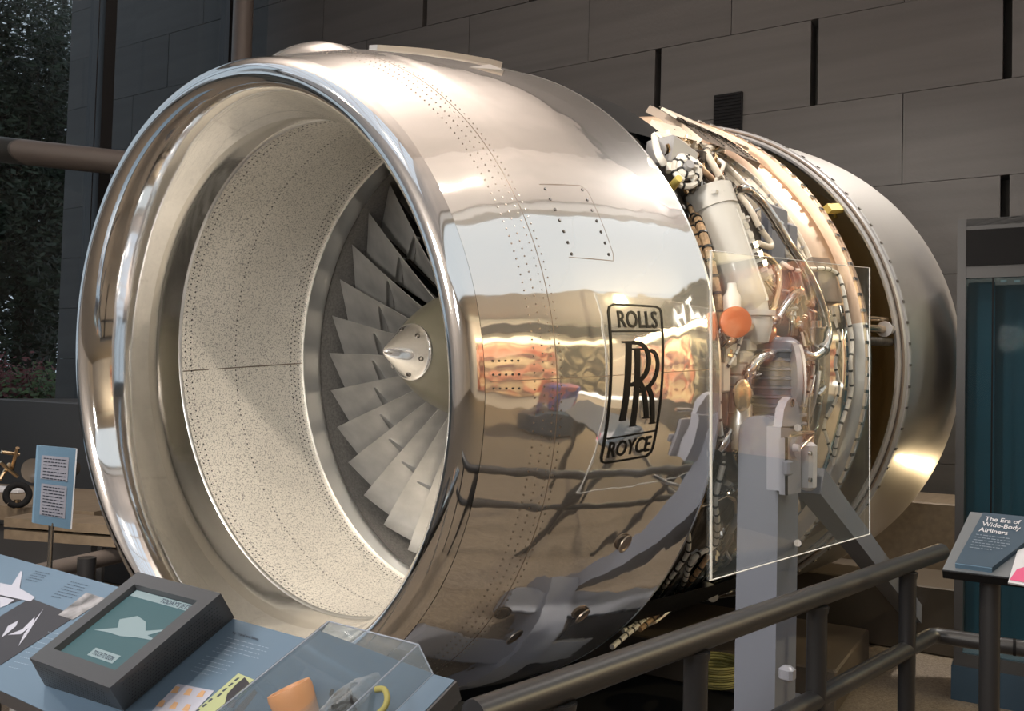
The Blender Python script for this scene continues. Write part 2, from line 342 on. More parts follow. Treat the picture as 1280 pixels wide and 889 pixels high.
# stone wall: every block an object
wall = bpy.data.objects.new('wall_back', None); sc.collection.objects.link(wall); wall.location = uv(WU, 0, FLOOR); OFF['wall_back'] = Vector(wall.location)
wall['kind'] = 'structure'
put('backing', B().box(uv(WU+.30, 0, 2.6), (.2, 20.9, 8.9), UVZ), 'joint', wall)
rows = [(.11-1.86+.75*k, 'e' if k % 2 else 'o') for k in range(0)]
zj = [-2.14, -1.39, -.64, .11, .86, 1.61, 2.36, 3.11, 3.86, 4.61, 5.36, 6.11]
slots = {(6, .92), (6, -.515), (6, -1.965), (8, 3.71), (4, -1.955), (8, 2.33)}
blockmesh = {}
for i, z0 in enumerate(zj[:-1]):
    z1 = zj[i+1]; par = i % 2
    v0 = .92 if par == 0 else .22
    edges = sorted({round(v0+1.4417*k, 3) for k in range(-8, 9)})
    # move the joint onto each open slot
    sl = [v for (r, v) in slots if r == i]
    for s_ in sl:
        if edges: j = min(range(len(edges)), key=lambda q: abs(edges[q]-s_)); edges[j] = s_
    edges = sorted(e for e in edges if -10.2 < e < 10.3)+[10.45]
    edges = [-10.3]+edges
    for a, b_ in zip(edges[:-1], edges[1:]):
        if b_-a < .2: continue
        ga = .032 if any(abs(a-s_) < 1e-3 for s_ in sl) else .002
        gb = .032 if any(abs(b_-s_) < 1e-3 for s_ in sl) else .004
        wd = b_-a-ga-gb; key = round(wd, 3)
        cz = (z0+z1)/2; c = uv(WU+.1+random.uniform(-.003, .003), (a+ga+b_-gb)/2, cz)
        o = put('stone_block', B().box(c, (.2, wd, z1-z0-.005), UVZ), 'stone' if random.random() < .6 else 'stone2', wall)
# black vent panel let into the wall
vp = [uv(WU-.02, .36, 2.36+.21), uv(WU-.02, .10, 2.57), uv(WU-.02, .10, 2.02), uv(WU-.02, .36, 2.02)]
vt = empty('wall_vent', uv(WU, .23, 2.0), 'black rectangular louvred vent on the stone wall above the engine', 'vent')
put('vent_panel', B().box(uv(WU-.015, .23, 2.29), (.03, .26, .56), UVZ), 'black', vt)
bb = B()
for k in range(18): bb.box(uv(WU-.034, .23, 2.04+k*.03), (.012, .24, .008), UVZ)
put('louvres', bb, 'black', vt, kind='stuff')
# glass wall on the left
gw = bpy.data.objects.new('wall_left', None); sc.collection.objects.link(gw); gw['kind'] = 'structure'; gw.location = uv(-2, GV, FLOOR); OFF['wall_left'] = Vector(gw.location)
mu_u = [WU-.06, 3.62, 2.14, .64, -.86, -2.36, -3.86, -5.36, -6.86, -8.36]
pos = []
for px in (348, 284, 130):
    d = ray(px, 100); t = (GV-CAM.dot(V))/d.dot(V); pos.append((CAM+d*t).dot(U))
mu_u = [pos[0], pos[1], pos[2]]+[pos[2]-1.6*k for k in range(1, 6)]
src = None
for i, u in enumerate(mu_u):
    if src is None: src = put('mullion', B().box(uv(u, GV, 2.2), (.13, .16, 7.9), UVZ), 'mull', gw)
    else: again('mullion', src, gw, U*(u-mu_u[0]))
lm = put('mullion_lip', B().box(uv(mu_u[2]-.14, GV-.02, 2.2), (.012, .14, 7.9), UVZ), 'mull', gw)
for a, b_ in zip([WU]+mu_u[:-1], mu_u):
    if abs(a-b_) > .15: put('window_pane', B().box(uv((a+b_)/2, GV, 2.2), (abs(a-b_)-.13, .012, 7.9), UVZ), 'glass', gw)
pz = hitp(75, 192, uv(0, GV-.25, 0), V).z
qa = atz(0, 187, pz); qc = atz(155, 204, pz)
put('cross_pipe', B().rod(qa+(qa-qc)*1.2, qc+(qc-qa)*2.2, .125, n=20), 'tanpipe', gw, True)
ub = hitp(299, 50, uv(0, GV-.25, 0), V).dot(U)
put('round_column', B().rod(uv(ub, GV-.3, FLOOR), uv(ub, GV-.3, 6), .115, n=24), 'tanpipe', gw, True)
# walls and roofs out of view but reflected by the polished cowl
put('trim_1', B().box(uv(-2.2, -2.95, 4.72), (13.4, .2, 3.66), UVZ), 'roof', kind='structure')
put('wall_front', B().box(uv(-9, 0, 2.6), (.2, 24, 8.8), UVZ), 'roof', kind='structure')
put('wall_right', B().box(uv(-2, -10.6, 2.6), (15, .2, 8.8), UVZ), 'roof', kind='structure')
LC = 2.55     # low mezzanine ceiling
put('ceiling_mezzanine', B().box(uv(-2.4, -6.75, LC+.25), (13.2, 7.7, .3), UVZ), 'ceil', kind='structure')
cl = empty('glowing_ceiling', uv(-2, -5.1, LC), 'long white ceiling above the walkway, given an added glow', 'glowing ceiling')
for k in range(7):
    put('glow_panel', B().box(uv(-7.6+k*1.8, -4.85, LC+.085), (1.78, 3.6, .02), UVZ), 'lightceil', cl)  # white painted ceiling built as glowing panels, its brightness added as emission
# high roof: warm ceiling with a truss-crossed skylight
put('ceiling', B().box(uv(.9, 2.2, 6.6), (7.2, 10.4, .2), UVZ), 'roof', kind='structure')
put('ceiling_mid', B().box(uv(-2, -7, 6.6), (15, 8, .2), UVZ), 'roof', kind='structure')
sk = bpy.data.objects.new('window_1', None); sc.collection.objects.link(sk); sk['kind'] = 'structure'; sk.location = uv(-6, 2, 6.5); OFF['window_1'] = Vector(sk.location)
for k in range(9):
    put('glazing_bar', B().box(uv(-2.7-k*.78, 2, 6.5), (.08, 11, .12), UVZ), 'roof', sk)
for k in range(8):
    put('glazing_bar', B().box(uv(-5.8, -3.2+k*1.4, 6.45), (7, .07, .1), UVZ), 'roof', sk)
# ---- far side of the gallery (seen mirrored in the cowl)
t = empty('exhibit_mural', uv(1, -10.4, -1.2), 'long orange and red picture mural mirrored in the cowl', 'mural')
put('mural_panel', B().box(uv(-1.2, -10.42, .1), (3.6, .06, 2.5), UVZ), 'mural', t)
put('mural_panel', B().box(uv(2.0, -10.42, .1), (2.6, .06, 2.5), UVZ), 'mural2', t)
put('mural_panel', B().box(uv(WU-.05, -8.3, .25), (.06, 3.4, 2.2), UVZ), 'mural', t)
put('mural_panel', B().box(uv(WU-.05, -5.6, .25), (.06, 1.9, 2.2), UVZ), 'mural2', t)
put('lit_band', B().box(uv(WU-.1, -7.4, 1.55), (.1, 5.6, .16), UVZ), 'litband', t)
put('lit_band', B().box(uv(.2, -10.36, 1.55), (6.4, .1, .22), UVZ), 'litband', t)
t = empty('gallery_sign', uv(1.5, -9.8, 1.8), 'black fascia sign with lit white capitals mirrored in the cowl', 'sign')
put('fascia', B().box(uv(1.2, -9.9, 2.1), (6.6, .12, .55), UVZ), 'black', t)
put('fascia', B().box(uv(WU-.15, -7.1, 2.1), (.12, 6.0, .9), UVZ), 'black', t)
for ch, x in (('T', -5.8), ('H', -6.6)):
    put('sign_letter', text_bm(ch, lambda a, b_, x=x: uv(WU-.23, x-a, 1.78+b_), .85, align='CENTER', bold=.03), 'litsign', t)
t = empty('lit_table', uv(2.6, -8.2, FLOOR), 'long white lit display table mirrored in the cowl', 'table')
put('table_top', B().bevbox(uv(2.2, -8.2, -.85), (3.2, .9, .07), UVZ, .01), 'litpanel', t)
for a in (.9, 3.5):
    for b_ in (-8.5, -7.9): put('leg', B().box(uv(a, b_, -1.32), (.07, .07, .86), UVZ), 'mull', t)
t = empty('round_display', uv(.1, -6.2, FLOOR), 'round dark blue display plinth mirrored in the cowl', 'plinth')
put('drum', B().spin([(0, .55), (.1, .72), (.55, .8), (.62, .8), (.62, 0)], uv(.1, -6.2, FLOOR), Z, 32), 'navy', t, True)
put('display_panel', B().bevbox(uv(.1, -6.25, -.75), (.9, .5, .75), UVZ, .05), 'planter', t)
put('label_card', B().box(uv(.25, -5.95, -.95), (.4, .02, .35), (U, V, Z)), 'paper', t)
put('trim_added_reflector', B().box(uv(4.15, -3.75, .45), (.1, 2.3, 4.4), UVZ), 'roof', kind='structure')  # made-up pale partition, added to brighten the rear cowl's reflection
fg = empty('hanging_flag', (2.8, -2.3, 2.7), 'striped national flag hanging high over the walkway, mirrored in the cowl', 'flag')
fd = Vector((.93, -.36, 0)).normalized(); fz = Vector((0, 0, 1))
MT['flagred'] = mat('flag_red', (.45, .03, .05), .7); MT['flagblue'] = mat('flag_blue', (.02, .03, .12), .7); MT['flagwhite'] = mat('flag_white', (.75, .75, .75), .7)
for k in range(13):
    put('stripe', B().box(Vector((2.8, -2.3, 2.7))+fz*(.045*k), (1.1, .01, .045), (fd, fd.cross(fz), fz)), 'flagred' if k % 2 == 0 else 'flagwhite', fg)
put('canton', B().box(Vector((2.8, -2.3, 2.7))+fz*.43+fd*.33, (.45, .02, .32), (fd, fd.cross(fz), fz)), 'flagblue', fg)
# ---- outdoors beyond the glass
put('floor_outdoors', B().box(uv(0, 18, FLOOR-.1), (26, 23.5, .1), UVZ), 'ground', kind='structure')
def tree(name, base, h, rad, n, label, lf='leaf', cz=.6, ls=.12, group=None):
    e = empty(name, base, label, 'tree' if h > 2 else 'shrub', group)
    b = B(); base = Vector(base)
    b.tube([base, base+Vector((.1, .05, h*.35)), base+Vector((0, .2, h*.7))], [h*.022, h*.016, h*.008], 8)
    for k in range(10):
        a = random.uniform(0, 2*PI); z = h*random.uniform(.25, .6); b.tube([base+Z*z, base+Vector((math.cos(a)*rad*.4, math.sin(a)*rad*.4, z+h*.12)), base+Vector((math.cos(a)*rad*.8, math.sin(a)*rad*.8, z+h*.2))], [h*.008, h*.005, h*.002], 5)
    put('trunk', b, 'bark', e, True)
    b = B(); vs = []; fs = []
    for k in range(n):
        a = random.uniform(0, 2*PI); q = random.uniform(-1, 1); rr = random.random()**.4; s = math.sqrt(1-q*q)
        bump_ = 1+.25*math.sin(a*5+q*7)
        c = base+Vector((math.cos(a)*s*rad*rr*bump_, math.sin(a)*s*rad*rr*bump_, h*cz+q*rr*h*(1-cz)*bump_))
        d1 = Vector((random.gauss(0, 1), random.gauss(0, 1), random.gauss(0, .6))).normalized(); d2 = d1.orthogonal().normalized()
        l = ls*random.uniform(.6, 1.3); i = len(vs)
        vs += [c-d1*l, c+d2*l*.5, c+d1*l, c-d2*l*.5]; fs.append((i, i+1, i+2, i+3))
    b.v = vs; b.f = fs; put('foliage', b, lf, e, kind='stuff'); return e
for (px, d, h, rad, n, lb) in ((22, 20.5, 12, 2.3, 30000, 'dark leafy tree outside the glass, nearest the stone wall corner'), (-110, 22, 14, 2.8, 30000, 'tall dark tree outside the glass, at the photo\'s left edge'), (52, 30, 20, 4.2, 30000, 'large dark tree standing farthest back outside the glass')):
    p = atd(px, 480, d); tree('leafy_tree', Vector((p.x, p.y, FLOOR)), h, rad, n, lb, ls=.095, cz=.52, group='trees outside the glass wall')
for k, (px, d, lf, lb) in enumerate(((8, 16.3, 'flower', 'red-flowered shrub outside the glass beside the left edge'), (62, 16.2, 'leaf2', 'yellow-green shrub outside the glass next to the stone corner'), (34, 17.2, 'leaf2', 'green shrub outside the glass behind the red flowers'))):
    p = atd(px, 500, d); tree('garden_shrub', Vector((p.x, p.y, FLOOR)), 1.7 if k else 1.9, 1.0, 2500, lb, lf, ls=.06, group='shrubs outside the glass wall')
p = uv(2.5, 11.5, -1.3)
tag(put('garden_wall', B().box(p, (9, .3, .8), UVZ), 'tanpipe'), 'low brown garden wall outside the glass below the shrubs', 'wall')
# ================================================================== ENGINE
BASE = Vector((1.0, 0, -1.42))
eng = empty('jet_engine', EX*BASE.x+EZ*BASE.z, 'huge polished turbofan jet engine with open inlet, mounted on a grey stand', 'jet engine', rot=(0, -TAU, 0))
OFF[eng.name] = BASE
def droop(x):                      # inlet drops and tilts a little ahead of the fan
    t = max(0, min(1.4, -x/.86)); return (-.05*t if x > -.9 else -.045, -.02*t, -.044*t)
def droop_out(x):
    a, b, z = droop(x); return (a, b, -.06)
def mixd(x): return droop(x)
CS = [-1.215, -1.15, -1.05, -.95, -.8, -.6, -.4, -.2]
CR = [1.083, 1.106, 1.142, 1.175, 1.215, 1.258, 1.29, 1.312]
def crad(s):
    if s <= CS[0]: return CR[0]
    for a, b_, c, d in zip(CS[:-1], CS[1:], CR[:-1], CR[1:]):
        if s <= b_: return c+(d-c)*(s-a)/(b_-a)
    return CR[-1]
def smoothprof(pr, n=6):
    out = []
    for i in range(len(pr)-1):
        p0 = pr[max(i-1, 0)]; p1 = pr[i]; p2 = pr[i+1]; p3 = pr[min(i+2, len(pr)-1)]
        for k in range(n):
            t = k/n; out.append(tuple(.5*((2*p1[j])+(p2[j]-p0[j])*t+(2*p0[j]-5*p1[j]+4*p2[j]-p3[j])*t*t+(-p0[j]+3*p1[j]-3*p2[j]+p3[j])*t**3) for j in (0, 1)))
    return out+[pr[-1]]
cowlprof = smoothprof(list(zip(CS, CR)))
shell = put('cowl_shell', B().lathe(cowlprof, 160, droop_out), 'polish', eng, 'all')
# rolled rear rim of the cowl and its dark rear bulkhead
put('cowl_rear_rim', B().lathe([(-.2, 1.312), (-.19, 1.314), (-.182, 1.306), (-.182, 1.296), (-.2, 1.29), (-.215, 1.285)], 160, droop_out), 'silver', eng, True)
put('cowl_bulkhead', B().lathe([(-.21, 1.29), (-.24, 1.20), (-.25, 1.08)], 96, droop_out), 'black', eng, True)
lp = smoothprof([(-1.02, .925), (-1.10, .937), (-1.18, .955), (-1.235, .975), (-1.266, .998), (-1.275, 1.02), (-1.268, 1.045), (-1.247, 1.067), (-1.215, 1.083)], 5)
def lipd(x):
    a, b, z = droop(x); return (-.045, -.026, -.055-.004*max(0, min(1, (x+1.05)/-.2)))
def innd(x):
    t = max(0, min(1, (x+.86)/-.16)); return (-.071*(1-t)-.045*t, -.022*(1-t)-.026*t, -.044*(1-t)-.058*t)
put('inlet_lip', B().lathe(lp, 160, lambda x: (-.045, -.026, -.058)), 'lip', eng, 'all')
put('inner_barrel', B().lathe(smoothprof([(-1.02, .925), (-.98, .922), (-.93, .927), (-.875, .935)]), 160, innd), 'inner', eng, 'all')
put('liner_front_band', B().lathe([(-.875, .935), (-.868, .930), (-.862, .930)], 160, innd), 'silver', eng, True)
put('acoustic_liner', B().lathe([(-.862, .930+(.138)*0), (-.7, .957), (-.5, .992), (-.3, 1.028), (-.12, 1.058)], 160, lambda x: tuple(q*min(1, -x/.86) for q in (-.071, -.022, -.044))), 'liner', eng, True)
put('fan_track_ring', B().lathe([(-.12, 1.058), (-.118, 1.048), (-.06, 1.056), (0, 1.07), (.012, 1.078)], 160, lambda x: tuple(q*min(1, max(0, -x)/.86) for q in (-.071, -.022, -.044))), 'silver', eng, True)
put('fan_rub_strip', B().lathe([(.012, 1.078), (.2, 1.082), (.4, 1.07)], 128), 'rubrim', eng, True)
lind = lambda x: tuple(q*min(1, -x/.86) for q in (-.071, -.022, -.044))
def lrad(s): return .930+(s+.862)*(1.058-.930)/(.862-.12)
def onsurf(s, r, phi, df):
    a, b_, z0 = df(s); y = -r*math.cos(R(phi)); z = r*math.sin(R(phi))+z0; return Vector((s+a*z+b_*y, y, z))
def dots(name, rows, rad, rfun, df, m, inward=True, eps=.0015, phi0=0, phi1=360, n=6):
    b = B()
    for s, cnt, ph0 in rows:
        for k in range(cnt):
            ph = phi0+(phi1-phi0)*(k+ph0)/cnt; r = rfun(s)+(-eps if inward else eps)
            c = onsurf(s, r, ph, df); rn = Vector((0, -math.cos(R(ph)), math.sin(R(ph)))); tx = Vector((1, 0, 0)); ty = tx.cross(rn)
            b.add([c+tx*(rad*math.cos(2*PI*j/n))+ty*(rad*math.sin(2*PI*j/n)) for j in range(n)], [tuple(range(n))])
    return put(name, b, m, eng, kind='stuff')
dots('liner_holes', [(-.845, 230, 0), (-.815, 230, .5), (-.56, 260, 0), (-.20, 280, 0), (-.175, 280, .5), (-.15, 280, 0)], .0038, lrad, lind, 'black')
# axial joint strips of the liner
for ph in (180.5, 60, 300):
    b = B()
    for i in range(8):
        s0 = -.86+i*.0925; s1 = s0+.0925
        b.add([onsurf(s0, lrad(s0)-.001, ph, lind), onsurf(s1, lrad(s1)-.001, ph, lind), onsurf(s1, lrad(s1)-.001, ph+.3, lind), onsurf(s0, lrad(s0)-.001, ph+.3, lind)], [(0, 1, 2, 3)])
    put('liner_joint', b, 'brownm', eng)
# rivets on the outer skin, the joint line behind the lip and an access panel
def seam(name, pts, wdt=.0016, m='tie', r_add=.0012):
    b = B(); P = []
    for (s0, p0), (s1, p1) in zip(pts[:-1], pts[1:]):
        n = max(2, int(max(abs(s1-s0)/.02, abs(p1-p0)/2)))
        for k in range(n): P.append((s0+(s1-s0)*k/n, p0+(p1-p0)*k/n))
    P.append(pts[-1]); vs = []
    for i, (s, ph) in enumerate(P):
        a = P[max(i-1, 0)]; c = P[min(i+1, len(P)-1)]; dx = c[0]-a[0]; dy = (c[1]-a[1])*PI/180*1.2; L = math.hypot(dx, dy) or 1
        for sg in (-1, 1):
            ss = s-dy/L*wdt*sg; pp = ph+dx/L*wdt*sg*180/PI/1.2; vs.append(onsurf(ss, crad(ss)+r_add, pp, droop_out))
    b.add(vs, [(2*i, 2*i+1, 2*i+3, 2*i+2) for i in range(len(P)-1)]); return put(name, b, m, eng)
seam('skin_joint', [(-.985, a) for a in range(-70, 100, 4)], .0013, 'brownm')
seam('skin_joint', [(-1.2, 0), (-.6, 1.0), (-.2, 1.5)], .0011, 'brownm')
seam('panel_outline', [(-.87, 30), (-.70, 30), (-.68, 29), (-.68, 18.5), (-.69, 17.5), (-.87, 18)], .0013, 'brownm')
dots('skin_rivets', [(-1.0, 300, 0), (-.97, 300, .5), (-1.03, 300, .3), (-1.06, 300, 0)], .003, crad, droop_out, 'brownm', False, .0012)
dots('panel_screws', [(-.855, 7, 0), (-.70, 7, 0)], .006, crad, droop_out, 'dark', False, .002, 18.5, 31)
dots('lip_vent_holes', [(-1.19, 3, 0), (-1.17, 3, 0), (-1.15, 3, 0), (-1.13, 3, 0), (-1.11, 3, 0)], .0035, crad, droop_out, 'dark', False, .002, -1, 5)
# two round drain fittings low on the cowl
for (px, py) in ((781, 680), (728, 770), (643, 796)):
    q = cyl(px, py, 1.285, -.06)
    for it in range(6): q = cyl(px, py, crad(q.x), -.06)
    rn = Vector((0, q.y, q.z+.06)).normalized()
    o = put('drain_port', B().spin([(0, .032), (.004, .032), (.005, .026), (.001, .022), (.001, 0)], q, rn, 20), 'brownm' if px != 643 else 'dark', eng, True)
# strake blister and strip along the top
b = B(); vs = []; fs = []
for i in range(13):
    s = -1.04+i*.027; f = math.sin(PI*min(1, i/12*1.0))**.8*.055 if i < 12 else 0
    for k in range(9):
        ph = 76+k*2.2; h = f*math.sin(PI*k/8)**.6
        vs.append(onsurf(s, crad(s)+h-.002, ph+6, droop_out))
fs = [(i*9+k, i*9+k+1, (i+1)*9+k+1, (i+1)*9+k) for i in range(12) for k in range(8)]
put('top_blister', b.add(vs, fs), 'polish', eng, 'all')
b = B(); vs = []
for i in range(16):
    s = -.76+i*.027
    for ph, h in ((79, 0), (79, .022), (81, .022), (81, 0)): vs.append(onsurf(s, crad(s)+h, ph-i*.7, droop_out))
b.add(vs, [(i*4+k, i*4+(k+1) % 4, (i+1)*4+(k+1) % 4, (i+1)*4+k) for i in range(15) for k in range(4)]+[(0, 1, 2, 3), (60, 61, 62, 63)])
put('top_rail_strip', b, 'silver', eng)
# flush intake scoops along the top: lipped recess
for (px, py) in ((612, 92),):
    pass
for s, ph in ((-.66, 62),):
    b = B(); P = [(0, 0), (.11, -1.2), (.11, 1.2)]
    b.add([onsurf(s+.0, crad(s)+.001, ph, droop_out), onsurf(s+.13, crad(s+.13)+.014, ph-1.6, droop_out), onsurf(s+.13, crad(s+.13)+.014, ph+1.6, droop_out), onsurf(s+.13, crad(s+.13)+.001, ph-1.6, droop_out), onsurf(s+.13, crad(s+.13)+.001, ph+1.6, droop_out)], [(0, 1, 2), (0, 3, 1), (0, 2, 4)])
    put('flush_scoop', b, 'silver', eng)
# ---- emblem on the cowl: frame, words and interlaced initials
LC4 = {(0, 0): (-.757, 10.98), (1, 0): (-.515, 10.86), (0, 1): (-.797, -11.67), (1, 1): (-.565, -11.27)}
def ab(a, b_):
    s = (LC4[0, 0][0]*(1-a)+LC4[1, 0][0]*a)*(1-b_)+(LC4[0, 1][0]*(1-a)+LC4[1, 1][0]*a)*b_
    p = (LC4[0, 0][1]*(1-a)+LC4[1, 0][1]*a)*(1-b_)+(LC4[0, 1][1]*(1-a)+LC4[1, 1][1]*a)*b_
    return onsurf(s, crad(s)+.003, p, droop_out)
def crop(x, y):
    b_ = (y-98)/645; l = 718-45*b_; return ((x-l)/217, b_)
def stroke(pts, w, closed=False):       # in crop units, w list or number
    n0 = len(pts); P = []; W = []
    ww = w if hasattr(w, '__len__') else [w]*n0
    rng = n0 if closed else n0-1
    for i in range(rng):
        p0 = pts[i]; p1 = pts[(i+1) % n0]; n = max(1, int(math.hypot(p1[0]-p0[0], p1[1]-p0[1])/14))
        for k in range(n): t = k/n; P.append((p0[0]+(p1[0]-p0[0])*t, p0[1]+(p1[1]-p0[1])*t)); W.append(ww[i]+(ww[(i+1) % n0]-ww[i])*t)
    if not closed: P.append(pts[-1]); W.append(ww[-1])
    m = len(P); vs = []
    for i, p in enumerate(P):
        a = P[(i-1) % m] if closed or i else p; c = P[(i+1) % m] if closed or i < m-1 else p
        dx = c[0]-a[0]; dy = c[1]-a[1]; L = math.hypot(dx, dy) or 1
        for sg in (-1, 1): vs.append(ab(*crop(p[0]-dy/L*W[i]/2*sg, p[1]+dx/L*W[i]/2*sg)))
    q = m if closed else m-1
    return vs, [(2*i, 2*i+1, (2*i+3) % (2*m), (2*i+2) % (2*m)) for i in range(q)]
def cr(pts, n=6):
    return smoothprof(pts, n)
b = B()
fr = [(738, 98), (915, 103), (931, 112), (934, 130), (889, 700), (882, 722), (864, 737), (690, 752), (676, 746), (671, 728), (713, 130), (721, 107)]
b.add(*stroke(fr, 8, True)); b.add(*stroke([(712, 210), (930, 208)], 6)); b.add(*stroke([(684, 650), (896, 628)], 6))
put('emblem_frame', b, 'emblem', eng)
def word(t, x0, y0, x1, y1, hgt, bold=.012):
    tb = text_bm(t, lambda x, y: Vector((x, y, 0)), 1, bold=bold)
    mx = max(v.x for v in tb.v); mn = min(v.x for v in tb.v); my = max(v.y for v in tb.v)
    for i, v in enumerate(tb.v):
        f = (v.x-mn)/(mx-mn); cx = x0+(x1-x0)*f; cy = y0+(y1-y0)*f-v.y/my*hgt; tb.v[i] = ab(*crop(cx+v.y/my*4, cy))
    return tb
put('emblem_word', word('ROLLS', 742, 193, 908, 193, 70), 'emblem', eng)
put('emblem_word', word('ROYCE', 694, 730, 872, 714, 66), 'emblem', eng)
b = B()
b.add(*stroke(cr([(775, 256), (768, 330), (756, 460), (742, 575)], 4), 24))          # stem of the first R
b.add(*stroke([(748, 254), (800, 254)], 8)); b.add(*stroke([(729, 576), (757, 574)], 5))
b.add(*stroke(cr([(790, 256), (825, 262), (848, 290), (853, 335), (838, 385), (805, 418), (772, 432)]), [5, 10, 22, 30, 26, 12, 7, 7][:7]+[] if False else 16))
b.add(*stroke(cr([(812, 420), (826, 455), (836, 510), (843, 570)], 4), 18)); b.add(*stroke([(826, 572), (858, 570)], 5))
b.add(*stroke(cr([(808, 284), (803, 360), (795, 480), (786, 600)], 4), 22))          # second R
b.add(*stroke([(788, 283), (838, 283)], 7)); b.add(*stroke([(772, 603), (802, 600)], 5))
b.add(*stroke(cr([(862, 288), (884, 302), (893, 345), (880, 400), (850, 440), (800, 462)]), 14))
b.add(*stroke(cr([(845, 440), (862, 480), (868, 530), (873, 596)], 4), 18)); b.add(*stroke([(858, 597), (888, 594)], 5))
put('emblem_initials', b, 'emblem', eng)
# ---- fan
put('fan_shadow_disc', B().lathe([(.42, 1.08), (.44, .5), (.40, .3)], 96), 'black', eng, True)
b = B()
for k in range(40):
    a = 2*PI*k/40; c0 = Vector((.36, math.cos(a), math.sin(a)))
    b.add([Vector((.32, math.cos(a)*.35, math.sin(a)*.35)), Vector((.32, math.cos(a)*1.06, math.sin(a)*1.06)), Vector((.41, math.cos(a+.05)*1.06, math.sin(a+.05)*1.06)), Vector((.41, math.cos(a+.1)*.35, math.sin(a+.1)*.35))], [(0, 1, 2, 3)])
put('outlet_guide_vanes', b, 'dark', eng, kind='stuff')
NB = 33
def blade_mesh():
    b = B(); vs = []; ns = 12; nc = 6
    for i in range(ns+1):
        t = i/ns; r = .27+t*(1.058-.27); st = R(18+46*t**.7)      # stagger from axial
        ch = .16+.17*t; thk = .016*(1-t*.75)
        s0 = .15-.02*t - .5*ch*math.cos(st)
        for k in range(nc+1):
            u = k/nc; cam_ = math.sin(PI*u)*ch*.07*(1-t*.6)
            ax = s0+u*ch*math.cos(st)+cam_*math.sin(st); tg = (u-.5)*ch*math.sin(st)-cam_*math.cos(st)
            for sg in (-1, 1):
                h = thk*math.sin(PI*max(.06, min(.94, u)))*.5*sg
                an = (tg+h*math.cos(st))/r
                vs.append(Vector((ax-h*math.sin(st), r*math.cos(an), -r*math.sin(an))))
    w_ = (nc+1)*2
    fs = []
    for i in range(ns):
        for k in range(nc):
            a = i*w_+k*2; fs += [(a, a+w_, a+w_+2, a+2), (a+1, a+3, a+w_+3, a+w_+1)]
        a = i*w_; fs += [(a, a+1, a+w_+1, a+w_)]; a = i*w_+nc*2; fs += [(a, a+w_, a+w_+1, a+1)]
    a = ns*w_
    for k in range(nc): fs.append((a+k*2, a+k*2+1, a+k*2+3, a+k*2+2))
    b.add(vs, fs); return b
def snub_mesh():
    b = B(); r = .745; vs = []
    # a slim winglet bridging to the next blade, nearly axial-facing edge
    for k in range(5):
        an = (k/4-.5)*2*PI/NB*1.0; 
        for (x, dr) in ((.085, 0), (.095, .005), (.125, .004), (.135, 0), (.12, -.004), (.095, -.005)):
            vs.append(Vector((x+.06*(k/4-.5)+.02, (r+dr)*math.cos(an), -(r+dr)*math.sin(an))))
    b.add(vs, [(k*6+j, k*6+(j+1) % 6, (k+1)*6+(j+1) % 6, (k+1)*6+j) for k in range(4) for j in range(6)]+[(5, 4, 3, 2, 1, 0), (24, 25, 26, 27, 28, 29)])
    return b
HUB = Vector((.08, 0, .02))
bl0 = put('fan_blade', blade_mesh(), 'blade', eng, True, origin=(0, 0, 0)); OFF[bl0.name] = HUB*0
sn0 = put('snubber', snub_mesh(), 'snub', bl0, True, origin=(0, 0, 0))
bl0.location = Vector((0, 0, .02))-OFF[eng.name]
for k in range(NB):
    if k == 0: bl = bl0
    else:
        bl = bl0.copy(); sc.collection.objects.link(bl); sn = sn0.copy(); sc.collection.objects.link(sn); sn.parent = bl
    bl.rotation_euler = (2*PI*(k+.35)/NB, 0, 0)
SD = lambda x: (0, 0, .035)
put('spinner_cone', B().lathe(smoothprof([(-.385, .115), (-.32, .165), (-.2, .235), (-.08, .283), (.02, .30), (.06, .30)]), 64, SD), 'olive', eng, 'all')
tip = put('spinner_tip', B().lathe(smoothprof([(-.545, .001), (-.525, .022), (-.47, .063), (-.42, .098), (-.395, .114), (-.388, .121), (-.378, .121)], 3), 64, SD), 'polish', eng, True)
for k in range(6):
    a = 2*PI*k/6+.3; c = Vector((-.42, .098*math.cos(a), .098*math.sin(a)+.035)); n = Vector((-.7, math.cos(a), math.sin(a))).normalized()
    put('tip_bolt', B().spin([(0, .011), (.004, .011), (.004, .006), (-.001, .005), (-.001, 0)], c, n, 10), 'dark', tip, True)
# ---- fan casing under the open cowls
put('fan_casing_front', B().lathe([(-.24, 1.17), (-.1, 1.17), (-.1, 1.20), (-.07, 1.20), (-.07, 1.17), (.2, 1.17), (.2, 1.2), (.22, 1.2), (.22, 1.17), (.5, 1.18)], 120), 'dark', eng, True)
put('fan_casing_rear', B().lathe([(.5, 1.18), (.5, 1.22), (.52, 1.22), (.52, 1.19), (.86, 1.20), (.86, 1.235), (.885, 1.235), (.885, 1.21), (1.06, 1.23), (1.09, 1.262)], 140), 'casing', eng, True)
put('ring_painted_reflection', B().lathe(smoothprof([(1.09, 1.262), (1.15, 1.30), (1.21, 1.318), (1.245, 1.325)], 4), 140, None, 12, 120), 'tan', eng, True)  # warm reflected light painted as a tan upper sector of the ring
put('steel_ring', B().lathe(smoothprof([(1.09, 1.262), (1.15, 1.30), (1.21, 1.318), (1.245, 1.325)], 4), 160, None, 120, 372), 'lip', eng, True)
put('mid_flange', B().lathe([(1.245, 1.325), (1.25, 1.372), (1.262, 1.38), (1.275, 1.372), (1.28, 1.35), (1.30, 1.352), (1.305, 1.376), (1.325, 1.378), (1.33, 1.33), (1.36, 1.30)], 100, None, 8, 150), 'tan', eng, True)  # tan sector: reflected warmth put into the flange colour
